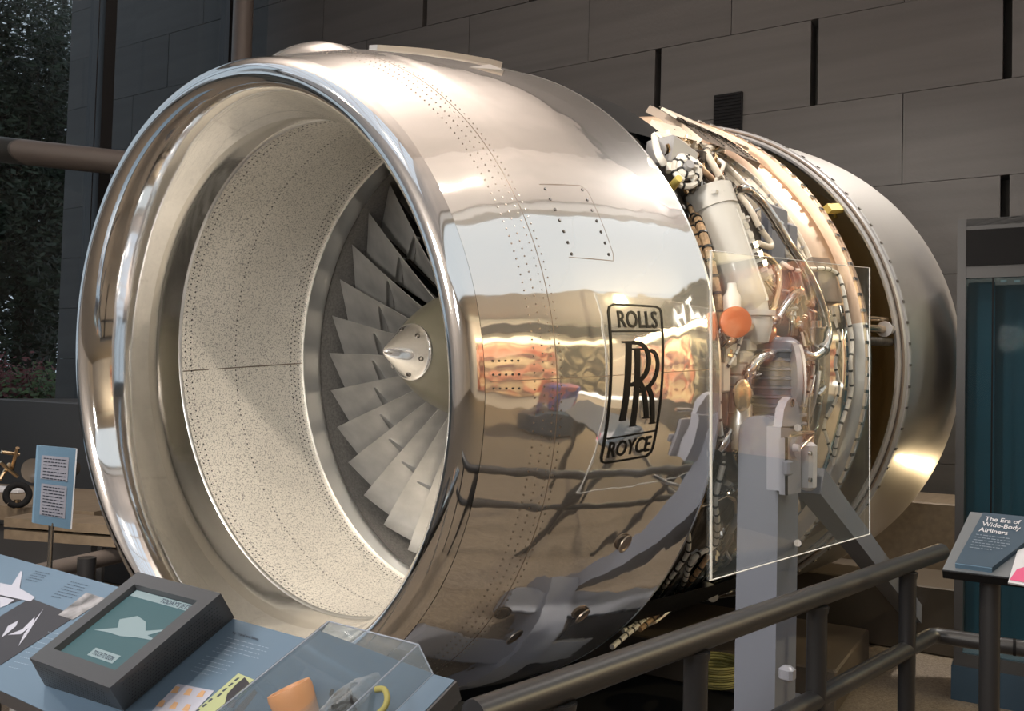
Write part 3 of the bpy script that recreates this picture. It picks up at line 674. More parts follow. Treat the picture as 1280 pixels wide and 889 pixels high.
put('mid_flange', B().lathe([(1.245, 1.325), (1.25, 1.372), (1.262, 1.38), (1.275, 1.372), (1.28, 1.35), (1.30, 1.352), (1.305, 1.376), (1.325, 1.378), (1.33, 1.33), (1.36, 1.30)], 160, None, 150, 368), 'silver', eng, True)
b = B()
for k in range(44):
    ph = -60+k*3.2; p = pc(1.262, 1.382, ph); b.box(p, (.05, .008, .016), (Vector((1, 0, 0)), Vector((0, -math.cos(R(ph)), math.sin(R(ph)))), Vector((0, math.sin(R(ph)), math.cos(R(ph))))))
put('flange_clips', b, 'steel', eng, kind='stuff')
# black lower fairing
put('lower_casing', B().lathe([(-.24, 1.19), (-.2, 1.225), (.1, 1.235), (.5, 1.24)], 60, None, -150, -22), 'dark', eng, True)
put('lower_fairing', B().lathe([(.05, 1.20), (.1, 1.30), (.6, 1.345), (1.15, 1.372), (1.24, 1.375)], 60, None, -150, -48), 'black', eng, True)
# core barrel aft of the flange
put('core_barrel', B().lathe(smoothprof([(1.34, 1.20), (1.55, 1.25), (1.8, 1.285), (2.1, 1.30), (2.5, 1.27), (3.0, 1.12), (3.3, .95)], 5), 128), 'gold', eng, 'all')
put('casing_skin_aft', B().lathe([(1.33, 1.30), (1.36, 1.14)], 96), 'brownm', eng, True)
# cascade grille: curved frame with vanes
b = B()
for k in range(9):
    s = 1.40+k*.042; b.lathe([(s, 1.29), (s+.006, 1.29), (s+.02, 1.33), (s+.014, 1.33), (s, 1.29)], 24, None, 47, 83)
for k in range(10):
    ph = 47+k*4; c = pc(1.58, 1.31, ph); b.box(c, (.36, .05, .008), (Vector((1, 0, 0)), Vector((0, -math.cos(R(ph)), math.sin(R(ph)))), Vector((0, math.sin(R(ph)), math.cos(R(ph))))))
put('cascade_grille', b, 'dark', eng)
put('cascade_backing', B().lathe([(1.36, 1.26), (1.74, 1.288)], 24, None, 47, 90), 'black', eng)
p1 = cyl(1034, 261, 1.35); p2 = cyl(1078, 271, 1.38); p2.x = min(p2.x, 1.74)
rr_ = Vector((0, p1.y, p1.z)).normalized()
put('yellow_strut', B().box((p1+p2)/2, ((p2-p1).length, .03, .045), ((p2-p1).normalized(), rr_, (p2-p1).normalized().cross(rr_).normalized())), 'yellow', eng)
put('yellow_strut', B().rod(cyl(1046, 277, 1.26), p1+(p2-p1)*.45, .008), 'yellow', eng, True)
print('strut', p1, p2)
for ph, m, r_, rad in ((9.5, 'bronze', 1.33, .012), (7.2, 'bronze', 1.34, .02), (4.6, 'dark', 1.33, .024)):
    put('actuator_rod', B().rod(pc(1.34, r_, ph), pc(1.71, r_+.03, ph), rad), m, eng, True)
put('actuator_head', B().rod(pc(1.63, 1.37, 7.2), pc(1.70, 1.37, 7.2), .034, .028, 14), 'steel', eng, True)
put('actuator_collar', B().rod(pc(1.60, 1.37, 7.2), pc(1.615, 1.37, 7.2), .04, .04, 14), 'boxgrey', eng, True)
# rear cowl
put('rear_cowl_shell', B().lathe(smoothprof([(1.76, 1.425), (1.95, 1.44), (2.2, 1.455), (2.7, 1.48), (3.0, 1.43), (3.2, 1.36), (3.35, 1.27)], 6), 160), 'polishr', eng, 'all')
put('rear_cowl_lining', B().lathe(smoothprof([(1.76, 1.385), (2.2, 1.40), (2.8, 1.40), (3.3, 1.25)]), 128), 'gold', eng, 'all')
put('rear_cowl_rim', B().lathe([(1.80, 1.43), (1.79, 1.44), (1.765, 1.438), (1.76, 1.43), (1.745, 1.43), (1.735, 1.424), (1.732, 1.41), (1.71, 1.408), (1.70, 1.398), (1.705, 1.386), (1.74, 1.375), (1.76, 1.38)], 160), 'boxgrey', eng, True)
put('rim_seal', B().lathe([(1.735, 1.424), (1.728, 1.425), (1.725, 1.418), (1.73, 1.41)], 160), 'brownm', eng, True)
cl0 = None
for k in range(34):
    ph = -62+k*4.4
    c = pc(1.778, 1.441, ph); ax = (Vector((1, 0, 0)), Vector((0, -math.cos(R(ph)), math.sin(R(ph)))), Vector((0, math.sin(R(ph)), math.cos(R(ph)))))
    put('rim_bracket', B().box(c, (.03, .006, .012), ax), 'dark', eng)
# ------------------------------------------------------------------ plumbing helpers: (photo x, y, radius from the engine axis)
def pp(pts): return [cyl(x, y, r) for x, y, r in pts]
def pipe(pts, rad, m, name='pipe', n=10, clampm=None, lab=None):
    P = pp(pts); o = put(name, B().tube(P, rad, n), m, eng, True, label=lab)
    return o, P
def clamp(p, d, rad, m='steel', name='pipe_clamp'):
    d = Vector(d).normalized(); put(name, B().rod(Vector(p)-d*.009, Vector(p)+d*.009, rad*1.3, n=14), m, eng, True)
def banded(pts, rad, m, name, step=.05, tie='tie'):
    """sleeved cable with dark ties at even steps; the ties are its sub-part"""
    P = pp(pts); bb = B(); bb.tube(P, rad, 8); o = put(name, bb, m, eng, True)
    # walk along
    Q = []
    for i in range(len(P)-1):
        p0 = P[max(i-1, 0)]; p1 = P[i]; p2 = P[i+1]; p3 = P[min(i+2, len(P)-1)]
        for k in range(8):
            t = k/8; Q.append(.5*((2*p1)+(p2-p0)*t+(2*p0-5*p1+4*p2-p3)*t*t+(-p0+3*p1-3*p2+p3)*t**3))
    acc = 0; tb = B()
    for a, c in zip(Q[:-1], Q[1:]):
        acc += (c-a).length
        if acc > step: acc = 0; d = (c-a).normalized(); tb.rod(c-d*.005, c+d*.005, rad*1.18, n=8)
    if tb.v: put('cable_ties', tb, tie, o, True, kind='stuff')
    return o
# bracket arc and riveted strip at the top of the casing
put('top_bracket_strip', B().lathe([(.44, 1.30), (.45, 1.335), (1.06, 1.345), (1.08, 1.31)], 20, None, 46, 60), 'brownm', eng, True)
put('top_edge_strip', B().lathe([(.2, 1.26), (.2, 1.30), (.42, 1.32), (.43, 1.28)], 12, None, 46, 51), 'cream', eng, True)
put('top_edge_strip', B().lathe([(.4, 1.34), (.4, 1.352), (1.15, 1.362), (1.15, 1.345)], 12, None, 52, 56), 'cream', eng, True)
b = B()
for k in range(22):
    for s in (.5, .66, .8, .92, 1.02): p = pc(s, 1.344, 46.5+k*.6); rn = Vector((0, p.y, p.z)).normalized(); b.spin([(0, .006), (.005, .005), (.005, 0)], p, rn, 6)
put('strip_bolts', b, 'dark', eng, kind='stuff')
put('rear_latch_cover', B().lathe([(-.19, 1.22), (-.15, 1.26), (.05, 1.275), (.2, 1.28), (.21, 1.2)], 12, None, 44, 60), 'black', eng, True)
# cream access panel with bolted rim
put('access_panel', B().lathe([(.80, 1.235), (.8, 1.255), (1.05, 1.262), (1.08, 1.255)], 24, None, 22, 58), 'cream', eng, True)
def ringframe(s0, s1, p0, p1, r, w_, t):
    b = B(); 
    pts = [(s0, p) for p in [p0+(p1-p0)*k/14 for k in range(15)]]+[(s0+(s1-s0)*k/4, p1) for k in range(1, 4)]+[(s1, p1-(p1-p0)*k/14) for k in range(15)]+[(s1-(s1-s0)*k/4, p0) for k in range(1, 4)]
    P = [pc(s, r, p) for s, p in pts]; P.append(P[0]); b.tube(P, w_, 8, smooth=False); return b
put('panel_rim', ringframe(.79, 1.075, 22, 63, 1.268, .013, 0), 'cream', eng, True)
b = B()
for k in range(14):
    for s in (.845, 1.03):
        p = pc(s, 1.266, 25+k*2.8); rn = Vector((0, p.y, p.z)).normalized(); b.spin([(0, .009), (.006, .008), (.014, .004), (.014, 0)], p, rn, 8)
put('panel_bolts', b, 'boxgrey', eng, kind='stuff')
put('brown_cover', B().lathe([(.99, 1.25), (1.0, 1.30), (1.17, 1.325), (1.2, 1.31)], 10, None, 12.5, 22), 'brownm', eng, True)
# long grey oil tank
a = cyl(887, 243, 1.285); c = cyl(938, 392, 1.285); d = (c-a)
o = put('oil_tank', B().tube([a, a+d*.03, a+d*.5, a+d*.93, c], [.07, .085, .083, .082, .055], 24, smooth=False), 'tank', eng, True, label='long pale grey oil tank')
put('tank_cap', B().rod(a-d*.03, a+d*.14, .092, .092, 24), 'tank', o, True)
sd_ = Vector((d.y*0+1, 0, 0)); 
put('tank_rib', B().tube([a+d*.15+Vector((0, -.086, .0)), a+d*.9+Vector((0, -.084, 0))], .006, 8, smooth=False), 'tank', o, True)
for f in (.02, .08, .12):
    for k in range(5):
        ph = k*.5-1; put('cap_lug', B().box(a+d*f*1.0+Vector((ph*.08, -.086+abs(ph)*.03, .0)), (.02, .02, .014)), 'tank', o)
    break
a2 = cyl(908, 246, 1.33); c2 = cyl(958, 350, 1.33)
o = put('valve_column', B().tube([a2, (a2+c2)/2, c2], [.03, .027, .024], 14, smooth=False), 'tank', eng, True)
for k in range(9):
    p = a2+(c2-a2)*(k/9+.05); rr = random.choice([.036, .04, .034]); dd = (c2-a2).normalized()
    put('valve_fitting', B().rod(p-dd*.012, p+dd*.012, rr, rr*.9, 8), random.choice(['tank', 'boxgrey', 'steel']), o, True)
put('blue_grey_shroud', B().bevbox(cyl(968, 295, 1.27), (.20, .05, .26), b=.012), 'bluegrey', eng, True)
put('blue_grey_shroud', B().bevbox(cyl(985, 300, 1.26), (.12, .05, .15), b=.012), 'bluegrey', eng, True)
# pipes, top to bottom
PIPES = [
 ([(922, 240, 1.3), (930, 236, 1.34), (940, 241, 1.345), (955, 256, 1.345), (972, 281, 1.345), (989, 309, 1.345), (1006, 334, 1.345), (1020, 362, 1.345), (1031, 392, 1.345), (1035, 418, 1.345), (1029, 437, 1.345), (1016, 446, 1.33), (1004, 441, 1.3)], .021, 'steel'),
 ([(925, 244, 1.31), (938, 262, 1.33), (950, 285, 1.33), (963, 303, 1.33), (962, 309, 1.33), (948, 304, 1.32)], .0125, 'cream'),
 ([(940, 315, 1.3), (960, 322, 1.33), (971, 335, 1.335), (974, 352, 1.335), (970, 375, 1.335), (964, 390, 1.33), (953, 392, 1.3)], .014, 'bronze'),
 ([(905, 190, 1.28), (890, 184, 1.31), (883, 190, 1.315), (890, 204, 1.31), (900, 222, 1.3)], .015, 'cream'),
 ([(878, 197, 1.27), (868, 194, 1.3), (869, 202, 1.3), (879, 213, 1.3), (890, 224, 1.29)], .013, 'tan'),
 ([(932, 486, 1.28), (936, 466, 1.32), (946, 451, 1.33), (960, 444, 1.33), (976, 444, 1.3)], .019, 'steel'),
 ([(953, 388, 1.29), (960, 397, 1.32), (970, 399, 1.33), (980, 384, 1.33), (992, 369, 1.32), (1000, 366, 1.28)], .019, 'steel'),
 ([(900, 437, 1.27), (918, 423, 1.32), (942, 406, 1.3)], .014, 'bronze'),
 ([(893, 424, 1.27), (905, 410, 1.3), (920, 398, 1.27)], .013, 'steel'),
 ([(993, 370, 1.26), (991, 395, 1.29), (989, 418, 1.27)], .013, 'steel'),
 ([(952, 338, 1.31), (960, 350, 1.32), (972, 366, 1.31)], .016, 'steel'),
 ([(903, 545, 1.27), (905, 570, 1.28), (915, 590, 1.285), (930, 597, 1.285), (945, 590, 1.27)], .034, 'dark'),
 ([(911, 540, 1.29), (906, 552, 1.3), (899, 562, 1.29)], .02, 'steel'),
 ([(905, 480, 1.25), (903, 500, 1.28), (902, 530, 1.27)], .022, 'dark'),
 ([(1004, 545, 1.26), (1018, 560, 1.27), (1030, 590, 1.27), (1033, 620, 1.25)], .006, 'bronze'),
 ([(1000, 540, 1.27), (1015, 540, 1.27)], .006, 'bronze'),
 ([(1010, 540, 1.25), (1012, 500, 1.27), (1018, 470, 1.26)], .008, 'steel'),
 ([(1012, 520, 1.25), (1020, 490, 1.27), (1024, 465, 1.26)], .01, 'boxgrey'),
 ([(862, 185, 1.27), (850, 178, 1.31), (836, 172, 1.31), (822, 168, 1.28)], .012, 'cream'),
 ([(830, 205, 1.29), (822, 190, 1.30), (818, 170, 1.28)], .014, 'white'),
 ([(878, 150+40, 1.28), (870, 180, 1.3), (856, 174, 1.3)], .01, 'bronze'),
 ([(950, 590, 1.2), (940, 630, 1.26), (925, 665, 1.26), (905, 700, 1.24)], .02, 'dark'),
 ([(935, 610, 1.22), (922, 645, 1.25), (900, 690, 1.24), (875, 725, 1.2)], .014, 'boxgrey'),
 ([(880, 600, 1.2), (872, 640, 1.22), (855, 680, 1.22), (830, 720, 1.22)], .022, 'dark'),
 ([(892, 560, 1.2), (884, 600, 1.24), (870, 640, 1.24), (848, 676, 1.2)], .012, 'bronze'),
]
pipes = []
for pts, rad, m in PIPES:
    o, P = pipe(pts, rad, m); pipes.append((P, rad))
for pi, fi in ((0, 4), (0, 8), (0, 10), (5, 1), (5, 3), (6, 2), (2, 2), (3, 2), (7, 1), (9, 1), (11, 0), (10, 0), (1, 2)):
    P, rad = pipes[pi]; d = P[min(fi+1, len(P)-1)]-P[max(fi-1, 0)]; clamp(P[fi], d, rad)
# clamp with twin bands at the middle of the big pipe
# tan braided harnesses on the left, under the cowl edge
banded([(866, 262, 1.2), (876, 285, 1.25), (886, 318, 1.26), (893, 350, 1.26), (898, 385, 1.26), (899, 420, 1.25), (896, 450, 1.22)], .017, 'harness', 'wiring_harness', .055)
banded([(862, 275, 1.19), (872, 300, 1.22), (880, 330, 1.23), (887, 360, 1.23), (890, 400, 1.22)], .014, 'harness', 'wiring_harness', .05)
banded([(858, 240, 1.19), (864, 262, 1.22), (874, 290, 1.22)], .010, 'harness', 'wiring_harness', .05)
banded([(838, 205, 1.22), (845, 215, 1.25), (856, 236, 1.24), (866, 256, 1.2)], .010, 'bronze', 'wiring_harness', .05)
# white sleeved cables
WIRES = [
 ([(899, 480, 1.27), (898, 512, 1.28), (901, 545, 1.29), (905, 572, 1.29), (899, 600, 1.29), (894, 628, 1.29), (897, 655, 1.29), (893, 682, 1.285), (878, 690, 1.28), (864, 703, 1.28), (855, 728, 1.28), (843, 745, 1.275), (826, 760, 1.27), (806, 776, 1.27), (785, 792, 1.265), (765, 809, 1.26)], .0115, 'white'),
 ([(858, 660, 1.24), (861, 672, 1.26), (860, 690, 1.27), (850, 706, 1.27), (840, 720, 1.27), (823, 743, 1.265), (810, 760, 1.26), (795, 780, 1.25), (779, 789, 1.25)], .0095, 'white'),
 ([(886, 694, 1.27), (874, 712, 1.285), (860, 730, 1.285), (840, 752, 1.285), (820, 770, 1.285), (800, 787, 1.28)], .012, 'harness'),
 ([(902, 548, 1.25), (905, 580, 1.26), (896, 612, 1.26), (892, 640, 1.25)], .010, 'bronze'),
 ([(870, 700, 1.25), (858, 715, 1.26), (845, 735, 1.26), (828, 750, 1.25), (812, 765, 1.25), (790, 785, 1.245)], .010, 'boxgrey'),
 ([(977, 328, 1.27), (985, 333, 1.29), (995, 338, 1.3), (1006, 338, 1.3)], .009, 'white'),
 ([(1012, 336, 1.3), (1035, 336, 1.32), (1048, 344, 1.335), (1054, 362, 1.345), (1059, 390, 1.345), (1065, 425, 1.345), (1063, 455, 1.345), (1064, 490, 1.345), (1055, 520, 1.34), (1047, 545, 1.335), (1041, 580, 1.32)], .009, 'white'),
 ([(1002, 415, 1.28), (1008, 436, 1.29), (1017, 452, 1.29), (1016, 468, 1.29), (1010, 490, 1.28), (1006, 510, 1.27), (1000, 525, 1.25)], .006, 'white'),
 ([(927, 422, 1.28), (921, 440, 1.3), (912, 455, 1.3), (905, 462, 1.28)], .006, 'white'),
]
for pts, rad, m in WIRES: banded(pts, rad, m, 'cable' if m != 'harness' else 'wiring_harness', .06)
# perforated bracket strips beside the lower cables
for pts in ([(868, 690, 1.26), (855, 712, 1.265), (842, 732, 1.265), (826, 750, 1.26), (806, 770, 1.255)], [(888, 702, 1.27), (874, 722, 1.27), (858, 742, 1.27), (838, 762, 1.27), (815, 780, 1.265)]):
    P = pp(pts); b = B()
    for a_, c_ in zip(P[:-1], P[1:]):
        dd = (c_-a_).normalized(); rn = Vector((0, a_.y, a_.z)).normalized(); b.box((a_+c_)/2, ((c_-a_).length, .045, .01), (dd, dd.cross(rn).normalized(), rn))
    put('bracket_strip', b, 'silver', eng)
# electronics box, coiled cable bundle and connectors at the top left
q = cyl(838, 200, 1.27)
put('electronics_box', B().bevbox(q, (.16, .14, .12), (Vector((.9, -.2, -.3)).normalized(), Vector((.2, .97, 0)).normalized(), Vector((.3, 0, .95)).normalized()), .008), 'boxgrey', eng, True)
q = cyl(872, 205, 1.26); put('electronics_box', B().bevbox(q, (.12, .1, .09), b=.008), 'dark', eng, True)
cc = cyl(855, 214, 1.30)
nrm = Vector((-.5, -.75, .35)).normalized(); ta = nrm.orthogonal().normalized(); tb_ = nrm.cross(ta)
for j, (rr, k0) in enumerate(((.07, 0), (.052, 1.2), (.034, 2.2))):
    P = [cc+nrm*(.012*j)+ta*(rr*math.cos(k0+k*.5))+tb_*(rr*math.sin(k0+k*.5)*.9) for k in range(12)]
    o = put('coiled_cable', B().tube(P, .012, 8), 'white', eng, True)
    tb2 = B()
    for k in range(1, 11, 2): dd = (P[k+1]-P[k-1]).normalized(); tb2.rod(P[k]-dd*.004, P[k]+dd*.004, .0145, n=8)
    put('cable_ties', tb2, 'tie', o, True, kind='stuff')
put('connector_plug', B().rod(cc-nrm*.03, cc+nrm*.05, .022, .018, 14), 'boxgrey', eng, True)
put('connector_plug', B().rod(cc+ta*.09-nrm*.02, cc+ta*.09+nrm*.05, .018, .014, 12), 'yellow', eng, True)
# loose small fittings round the top equipment bay
cols = ['bronze', 'cream', 'steel', 'dark', 'tank', 'boxgrey', 'white', 'brownm']
rs = random.Random(3)
def scatter(n, x0, x1, y0, y1, r0, r1, mats, smin, smax, slope=None):
    for k in range(n):
        x = rs.uniform(x0, x1); y = rs.uniform(y0, y1)+(slope*(x-x0) if slope else 0); q = cyl(x, y, rs.uniform(r0, r1)); sz = rs.uniform(smin, smax)
        d = Vector((rs.uniform(-1, 1), rs.uniform(-.4, .4), rs.uniform(-1, 1))).normalized(); t = rs.random()
        if t < .4: put('pipe_fitting', B().spin([(-sz, 0), (-sz, sz*.55), (-sz*.3, sz*.55), (-sz*.3, sz*.8), (sz*.3, sz*.8), (sz*.3, sz*.5), (sz*1.2, sz*.5), (sz*1.2, 0)], q, d, 8), rs.choice(mats), eng, True)
        elif t < .65: put('small_bracket', B().bevbox(q, (sz*1.6, sz*.7, sz*1.1), (d, d.orthogonal().normalized(), d.cross(d.orthogonal().normalized())), sz*.12), rs.choice(mats), eng)
        else:
            e = d*sz*2.5; put('short_pipe', B().tube([q-e, q-e*.3+Vector((0, -sz, sz*.3)), q+e*.4+Vector((0, -sz*.5, 0)), q+e], sz*.28, 7), rs.choice(mats), eng, True)
scatter(40, 822, 905, 165, 200, 1.24, 1.31, ['bronze', 'cream', 'dark', 'steel', 'white', 'copper'], .012, .03, .25)
scatter(26, 862, 905, 200, 245, 1.22, 1.28, ['cream', 'dark', 'steel', 'dark'], .01, .024, .3)
scatter(22, 900, 975, 235, 345, 1.24, 1.3, ['tank', 'bronze', 'boxgrey', 'cream'], .01, .024, .6)
scatter(34, 895, 960, 395, 470, 1.22, 1.28, ['cream', 'steel', 'bronze', 'dark', 'yellow', 'tank'], .012, .032)
scatter(26, 975, 1020, 350, 440, 1.24, 1.29, ['steel', 'bronze', 'copper', 'boxgrey', 'tan'], .012, .028)
scatter(34, 895, 940, 475, 600, 1.18, 1.26, ['dark', 'steel', 'dark', 'brownm', 'bronze'], .012, .032)
scatter(20, 1000, 1030, 450, 600, 1.22, 1.26, ['dark', 'steel', 'brownm'], .01, .024)
scatter(40, 890, 945, 600, 700, 1.2, 1.27, ['dark', 'tank', 'steel', 'brownm', 'bronze', 'boxgrey'], .014, .034)
scatter(40, 780, 880, 690, 790, 1.14, 1.22, ['dark', 'steel', 'brownm', 'boxgrey', 'dark'], .012, .03, -.9)
# casing ribs seen right of the plumbing: silver circumferential bands
for s, r_, w_, m in ((.93, 1.243, .012, 'silver'), (.975, 1.248, .008, 'steel'), (1.035, 1.255, .012, 'silver')):
    put('casing_band', B().lathe([(s-w_, r_-.02), (s-w_, r_), (s+w_, r_), (s+w_, r_-.02)], 120, None, -70, 20), m, eng, True)
# orange capped bottle
q = cyl(917, 403, 1.34); n_ = (Vector((-.75, -.65, 0))).normalized()
put('orange_cap', B().spin([(0, 0), (.0, .05), (.012, .055), (.03, .055), (.034, .048), (.034, 0)], q, n_, 24), 'orange', eng, True, label='orange blanking cap')
q = cyl(915, 378, 1.31); put('white_bottle', B().spin([(-.05, .0), (-.05, .03), (.02, .032), (.045, .018), (.07, .016), (.07, 0)], q, Z, 16), 'white', eng, True)
# grey regulator body above the ribbed pump
q = cyl(944, 395, 1.30); put('regulator_body', B().spin([(-.11, .0), (-.10, .05), (-.03, .066), (0, .06), (.0, .075), (.02, .075), (.02, .05), (.06, .045), (.06, 0)], q, Z, 20), 'tank', eng, True)
q = cyl(1017, 415, 1.31); put('steel_funnel', B().spin([(-.12, .012), (-.03, .05), (.0, .055), (.012, .062), (.022, .062), (.022, .04), (.05, .04), (.05, 0)], q, Vector((-.1, 0, 1)), 20), 'steel', eng, True)
# ribbed grey pump
q = cyl(970, 478, 1.29)
prof = [(-.19, 0), (-.19, .09)]
for k in range(9): h = -.17+k*.036; prof += [(h, .098), (h+.003, .118), (h+.012, .118), (h+.015, .098)]
prof += [(.16, .09), (.18, .06), (.18, 0)]
pump = put('ribbed_pump', B().spin(prof, q, Z, 32), 'bluegrey', eng, True, label='grey ribbed pump housing')
qf = cyl(993, 470, 1.37); put('pump_flange', B().spin([(-.02, 0), (-.02, .09), (-.01, .13), (.01, .13), (.014, .11), (.014, .0)], qf, Vector((.5, -.87, .03)), 32), 'boxgrey', pump, True)
put('pump_flange_ring', B().spin([(.014, .12), (.024, .125), (.026, .10), (.014, .098)], qf, Vector((.5, -.87, .03)), 32), 'tank', pump, True)
# oval plate, silver valve with round port
q = cyl(928, 494, 1.33)
b = B().spin([(-.008, 0), (-.008, .058), (.006, .058), (.012, .05), (.012, 0)], Vector((0, 0, 0)), Vector((-.45, -.9, 0)), 24)
b.v = [Vector((v.x*.7, v.y*.7, v.z*1.0))+q for v in b.v]; put('oval_plate', b, 'bronze', eng, True)
q = cyl(924, 532, 1.30); vb = put('silver_valve', B().spin([(-.09, 0), (-.09, .04), (-.07, .05), (-.0, .052), (.0, .056), (.03, .056), (.03, .046), (.08, .044), (.085, .03), (.085, 0)], q, Vector((.1, 0, 1)), 20), 'silver', eng, True, label='silver cylindrical valve')
put('valve_port', B().spin([(0, .0), (.0, .034), (.022, .034), (.022, .022), (.005, .018), (.005, 0)], q+Vector((-.03, -.045, -.02)), Vector((-.5, -.85, 0)), 18), 'silver', vb, True)
# cream stacked boxes
for (x, y, sx, sz, m) in ((905, 442, .10, .10, 'cream'), (926, 447, .11, .05, 'cream'), (926, 462, .11, .045, 'cream'), (924, 476, .10, .04, 'cream'), (899, 470, .07, .12, 'cream'), (932, 432, .08, .05, 'tank'), (908, 500, .05, .1, 'dark')):
    put('cream_junction_box' if m == 'cream' else 'junction_box', B().bevbox(cyl(x, y, 1.265), (sx, .06, sz), b=.008), m, eng, True)
for x, y, r_ in ((969, 430, .02), (958, 405, .016), (962, 418, .018)):
    put('copper_fitting', B().spin([(-.03, 0), (-.03, r_), (0, r_*1.4), (.012, r_*1.4), (.03, r_), (.03, 0)], cyl(x, y, 1.3), Vector((.4, -.2, .8)), 12), 'copper', eng, True)
q = cyl(886, 738, 1.27); put('drain_valve', B().spin([(-.06, 0), (-.055, .022), (-.02, .03), (.0, .04), (.02, .04), (.02, .028), (.07, .026), (.07, 0)], q, Vector((-.5, -.5, -.2)), 16), 'tank', eng, True, label='white tapered drain valve')
# ================================================================== ENGINE STAND
def quadz(px0, px1, py, y):  # world x range on the plane y
    return aty(px0, py, y).x, aty(px1, py, y).x
st = empty('engine_stand', (aty(970, 800, -1.5).x, -1.45, FLOOR), 'blue-grey steel stand with a wide upright column and diagonal brace under the engine', 'stand')
YS = -1.46
xa = aty(941, 720, YS).x; xb = aty(971, 720, YS).x; xc = aty(1000, 720, YS).x
zt = aty(955, 530, YS).z
z2 = aty(985, 530, YS).z
zt = aty(958, 518, YS+.13).z
prof_ = [(YS, FLOOR), (YS, zt-.06)]+[(YS+.075-.075*math.cos(PI*k/8), zt-.06+.06*math.sin(PI*k/8)) for k in range(9)]+[(YS+.15, FLOOR)]
put('column', B().prism([(xb, y, z) for y, z in prof_], (1, 0, 0), (xc-xb)*.42), 'stand', st)
put('column', B().box(((xb+xc)/2+(xc-xb)*.22, YS+.075, (z2+FLOOR)/2), ((xc-xb)*.54, .13, z2-FLOOR)), 'stand', st)
put('column_groove', B().box((xb+(xc-xb)*.445, YS+.02, (z2+FLOOR)/2), (.012, .02, z2-FLOOR)), 'black', st)
# lug with a hole
yl = YS-.04
def P2(px, py, y=yl): return aty(px, py, y)
b = B(); lug = [(977, 535), (980, 512), (984, 502), (989, 497), (994, 499), (998, 506), (1000, 518), (1002, 536)]
put('lifting_lug', b.prism([P2(*p) for p in lug], (0, 1, 0), .03), 'standlt', st)
put('lug_hole', B().spin([(0, 0), (0, .014), (.004, .014)], P2(990, 504, yl-.003), Vector((0, -1, 0)), 14), 'black', st)
put('bracket_plate', B().prism([P2(976, 534), P2(1003, 532), P2(1003, 612), P2(976, 614)], (0, 1, 0), .05), 'standlt', st)
yl2 = yl-.03
pl = put('bracket_plate', B().prism([P2(981, 548, yl2), P2(1001, 547, yl2), P2(1001, 616, yl2), P2(981, 619, yl2)], (0, 1, 0), .02), 'standlt', st)
put('plate_outline', B().prism([P2(980.4, 547, yl2+.002), P2(982, 547, yl2+.002), P2(982, 619, yl2+.002), P2(980.4, 619, yl2+.002)], (0, -1, 0), .008), 'black', st)
o = put('oval_boss', B().spin([(0, .0), (.0, .038), (-.014, .034), (-.014, 0)], P2(992, 560, yl2), Vector((0, 1, 0)), 20), 'standlt', st, True)
put('boss_bolt', B().spin([(0, 0), (0, .014), (-.02, .012), (-.02, 0)], P2(992, 560, yl2-.014), Vector((0, 1, 0)), 12), 'paper', st, True)
put('square_latch', B().bevbox(P2(985, 585, yl2-.012), (.045, .024, .05), b=.006), 'standlt', st, True)
put('clamp_block', B().bevbox(P2(1010, 583, yl2), (.062, .05, .17), b=.012), 'paper', st, True)
for py in (567, 600): put('block_bolt', B().spin([(0, 0), (0, .009), (-.01, .008), (-.01, 0)], P2(1011, py, yl2-.026), Vector((0, 1, 0)), 8), 'steel', st, True)
b = B()
for a_, c_ in (((988, 545), (1018, 542)), ((1016, 542), (1016, 566)), ((1018, 543), (1000, 562))): b.rod(P2(*a_, yl2), P2(*c_, yl2), .0045, n=8)
put('wire_frame', b, 'bronze', st, True)
for (px, py) in ((997, 535), (996, 679)): put('column_bolt', B().spin([(0, 0), (0, .014), (-.014, .012), (-.014, 0)], P2(px, py, YS-.035 if py > 600 else yl), Vector((0, 1, 0)), 10), 'steel', st, True)
put('rope_cleat', B().bevbox(P2(984, 842, YS-.05), (.05, .05, .05), b=.01), 'standlt', st, True)
# diagonal brace
p0 = aty(1012, 600, -1.42); p1 = aty(1168, 800, -1.05)
d = (p1-p0).normalized(); sidev = Vector((0, 1, 0)); 
put('brace', B().box((p0+p1)/2, ((p1-p0).length, .10, .105), (d, (sidev-d*sidev.dot(d)).normalized(), d.cross((sidev-d*sidev.dot(d)).normalized()))), 'stand', st)
# far side column of the stand
put('column', B().box((xa+.1, 1.3, -.95), (.2, .2, 1.6)), 'stand', st)
put('cross_beam', B().box((xa+.1, 0, -1.62), (.2, 2.8, .2)), 'stand', st)
# ================================================================== ACRYLIC SHIELD
n = Vector((math.sin(R(10.8)), math.cos(R(10.8)), 0)); sp0 = Vector((.0, -1.595, 0))
c4 = [hitp(x, y, sp0, n) for x, y in ((887, 313), (1087, 335), (1087, 668), (887, 726))]
for i in (0, 3): pass
sh = empty('acrylic_shield', (c4[3]+c4[2])/2, 'clear acrylic sheet standing in front of the exposed engine plumbing', 'screen')
put('sheet', B().prism(c4, n, .010), 'acrylic', sh)
e1 = (c4[1]-c4[0]).normalized()
put('polished_edge', B().prism([c4[0], c4[0]+e1*.009, c4[3]+e1*.009, c4[3]], -n, .003), 'edge', sh)
for a_, c_ in ((c4[3], c4[2]), (c4[1], c4[2]), (c4[0], c4[1])):
    put('polished_edge', B().rod(a_, c_, .0022 if a_ is not c4[0] else .001, n=6), 'edge', sh)
put('shield_arm', B().rod((c4[0]+c4[1])/2*0+hitp(997, 679, sp0, n), aty(997, 679, YS), .012), 'steel', sh, True)
put('shield_arm', B().rod(hitp(997, 535, sp0, n), aty(997, 535, YS-.04), .012), 'steel', sh, True)
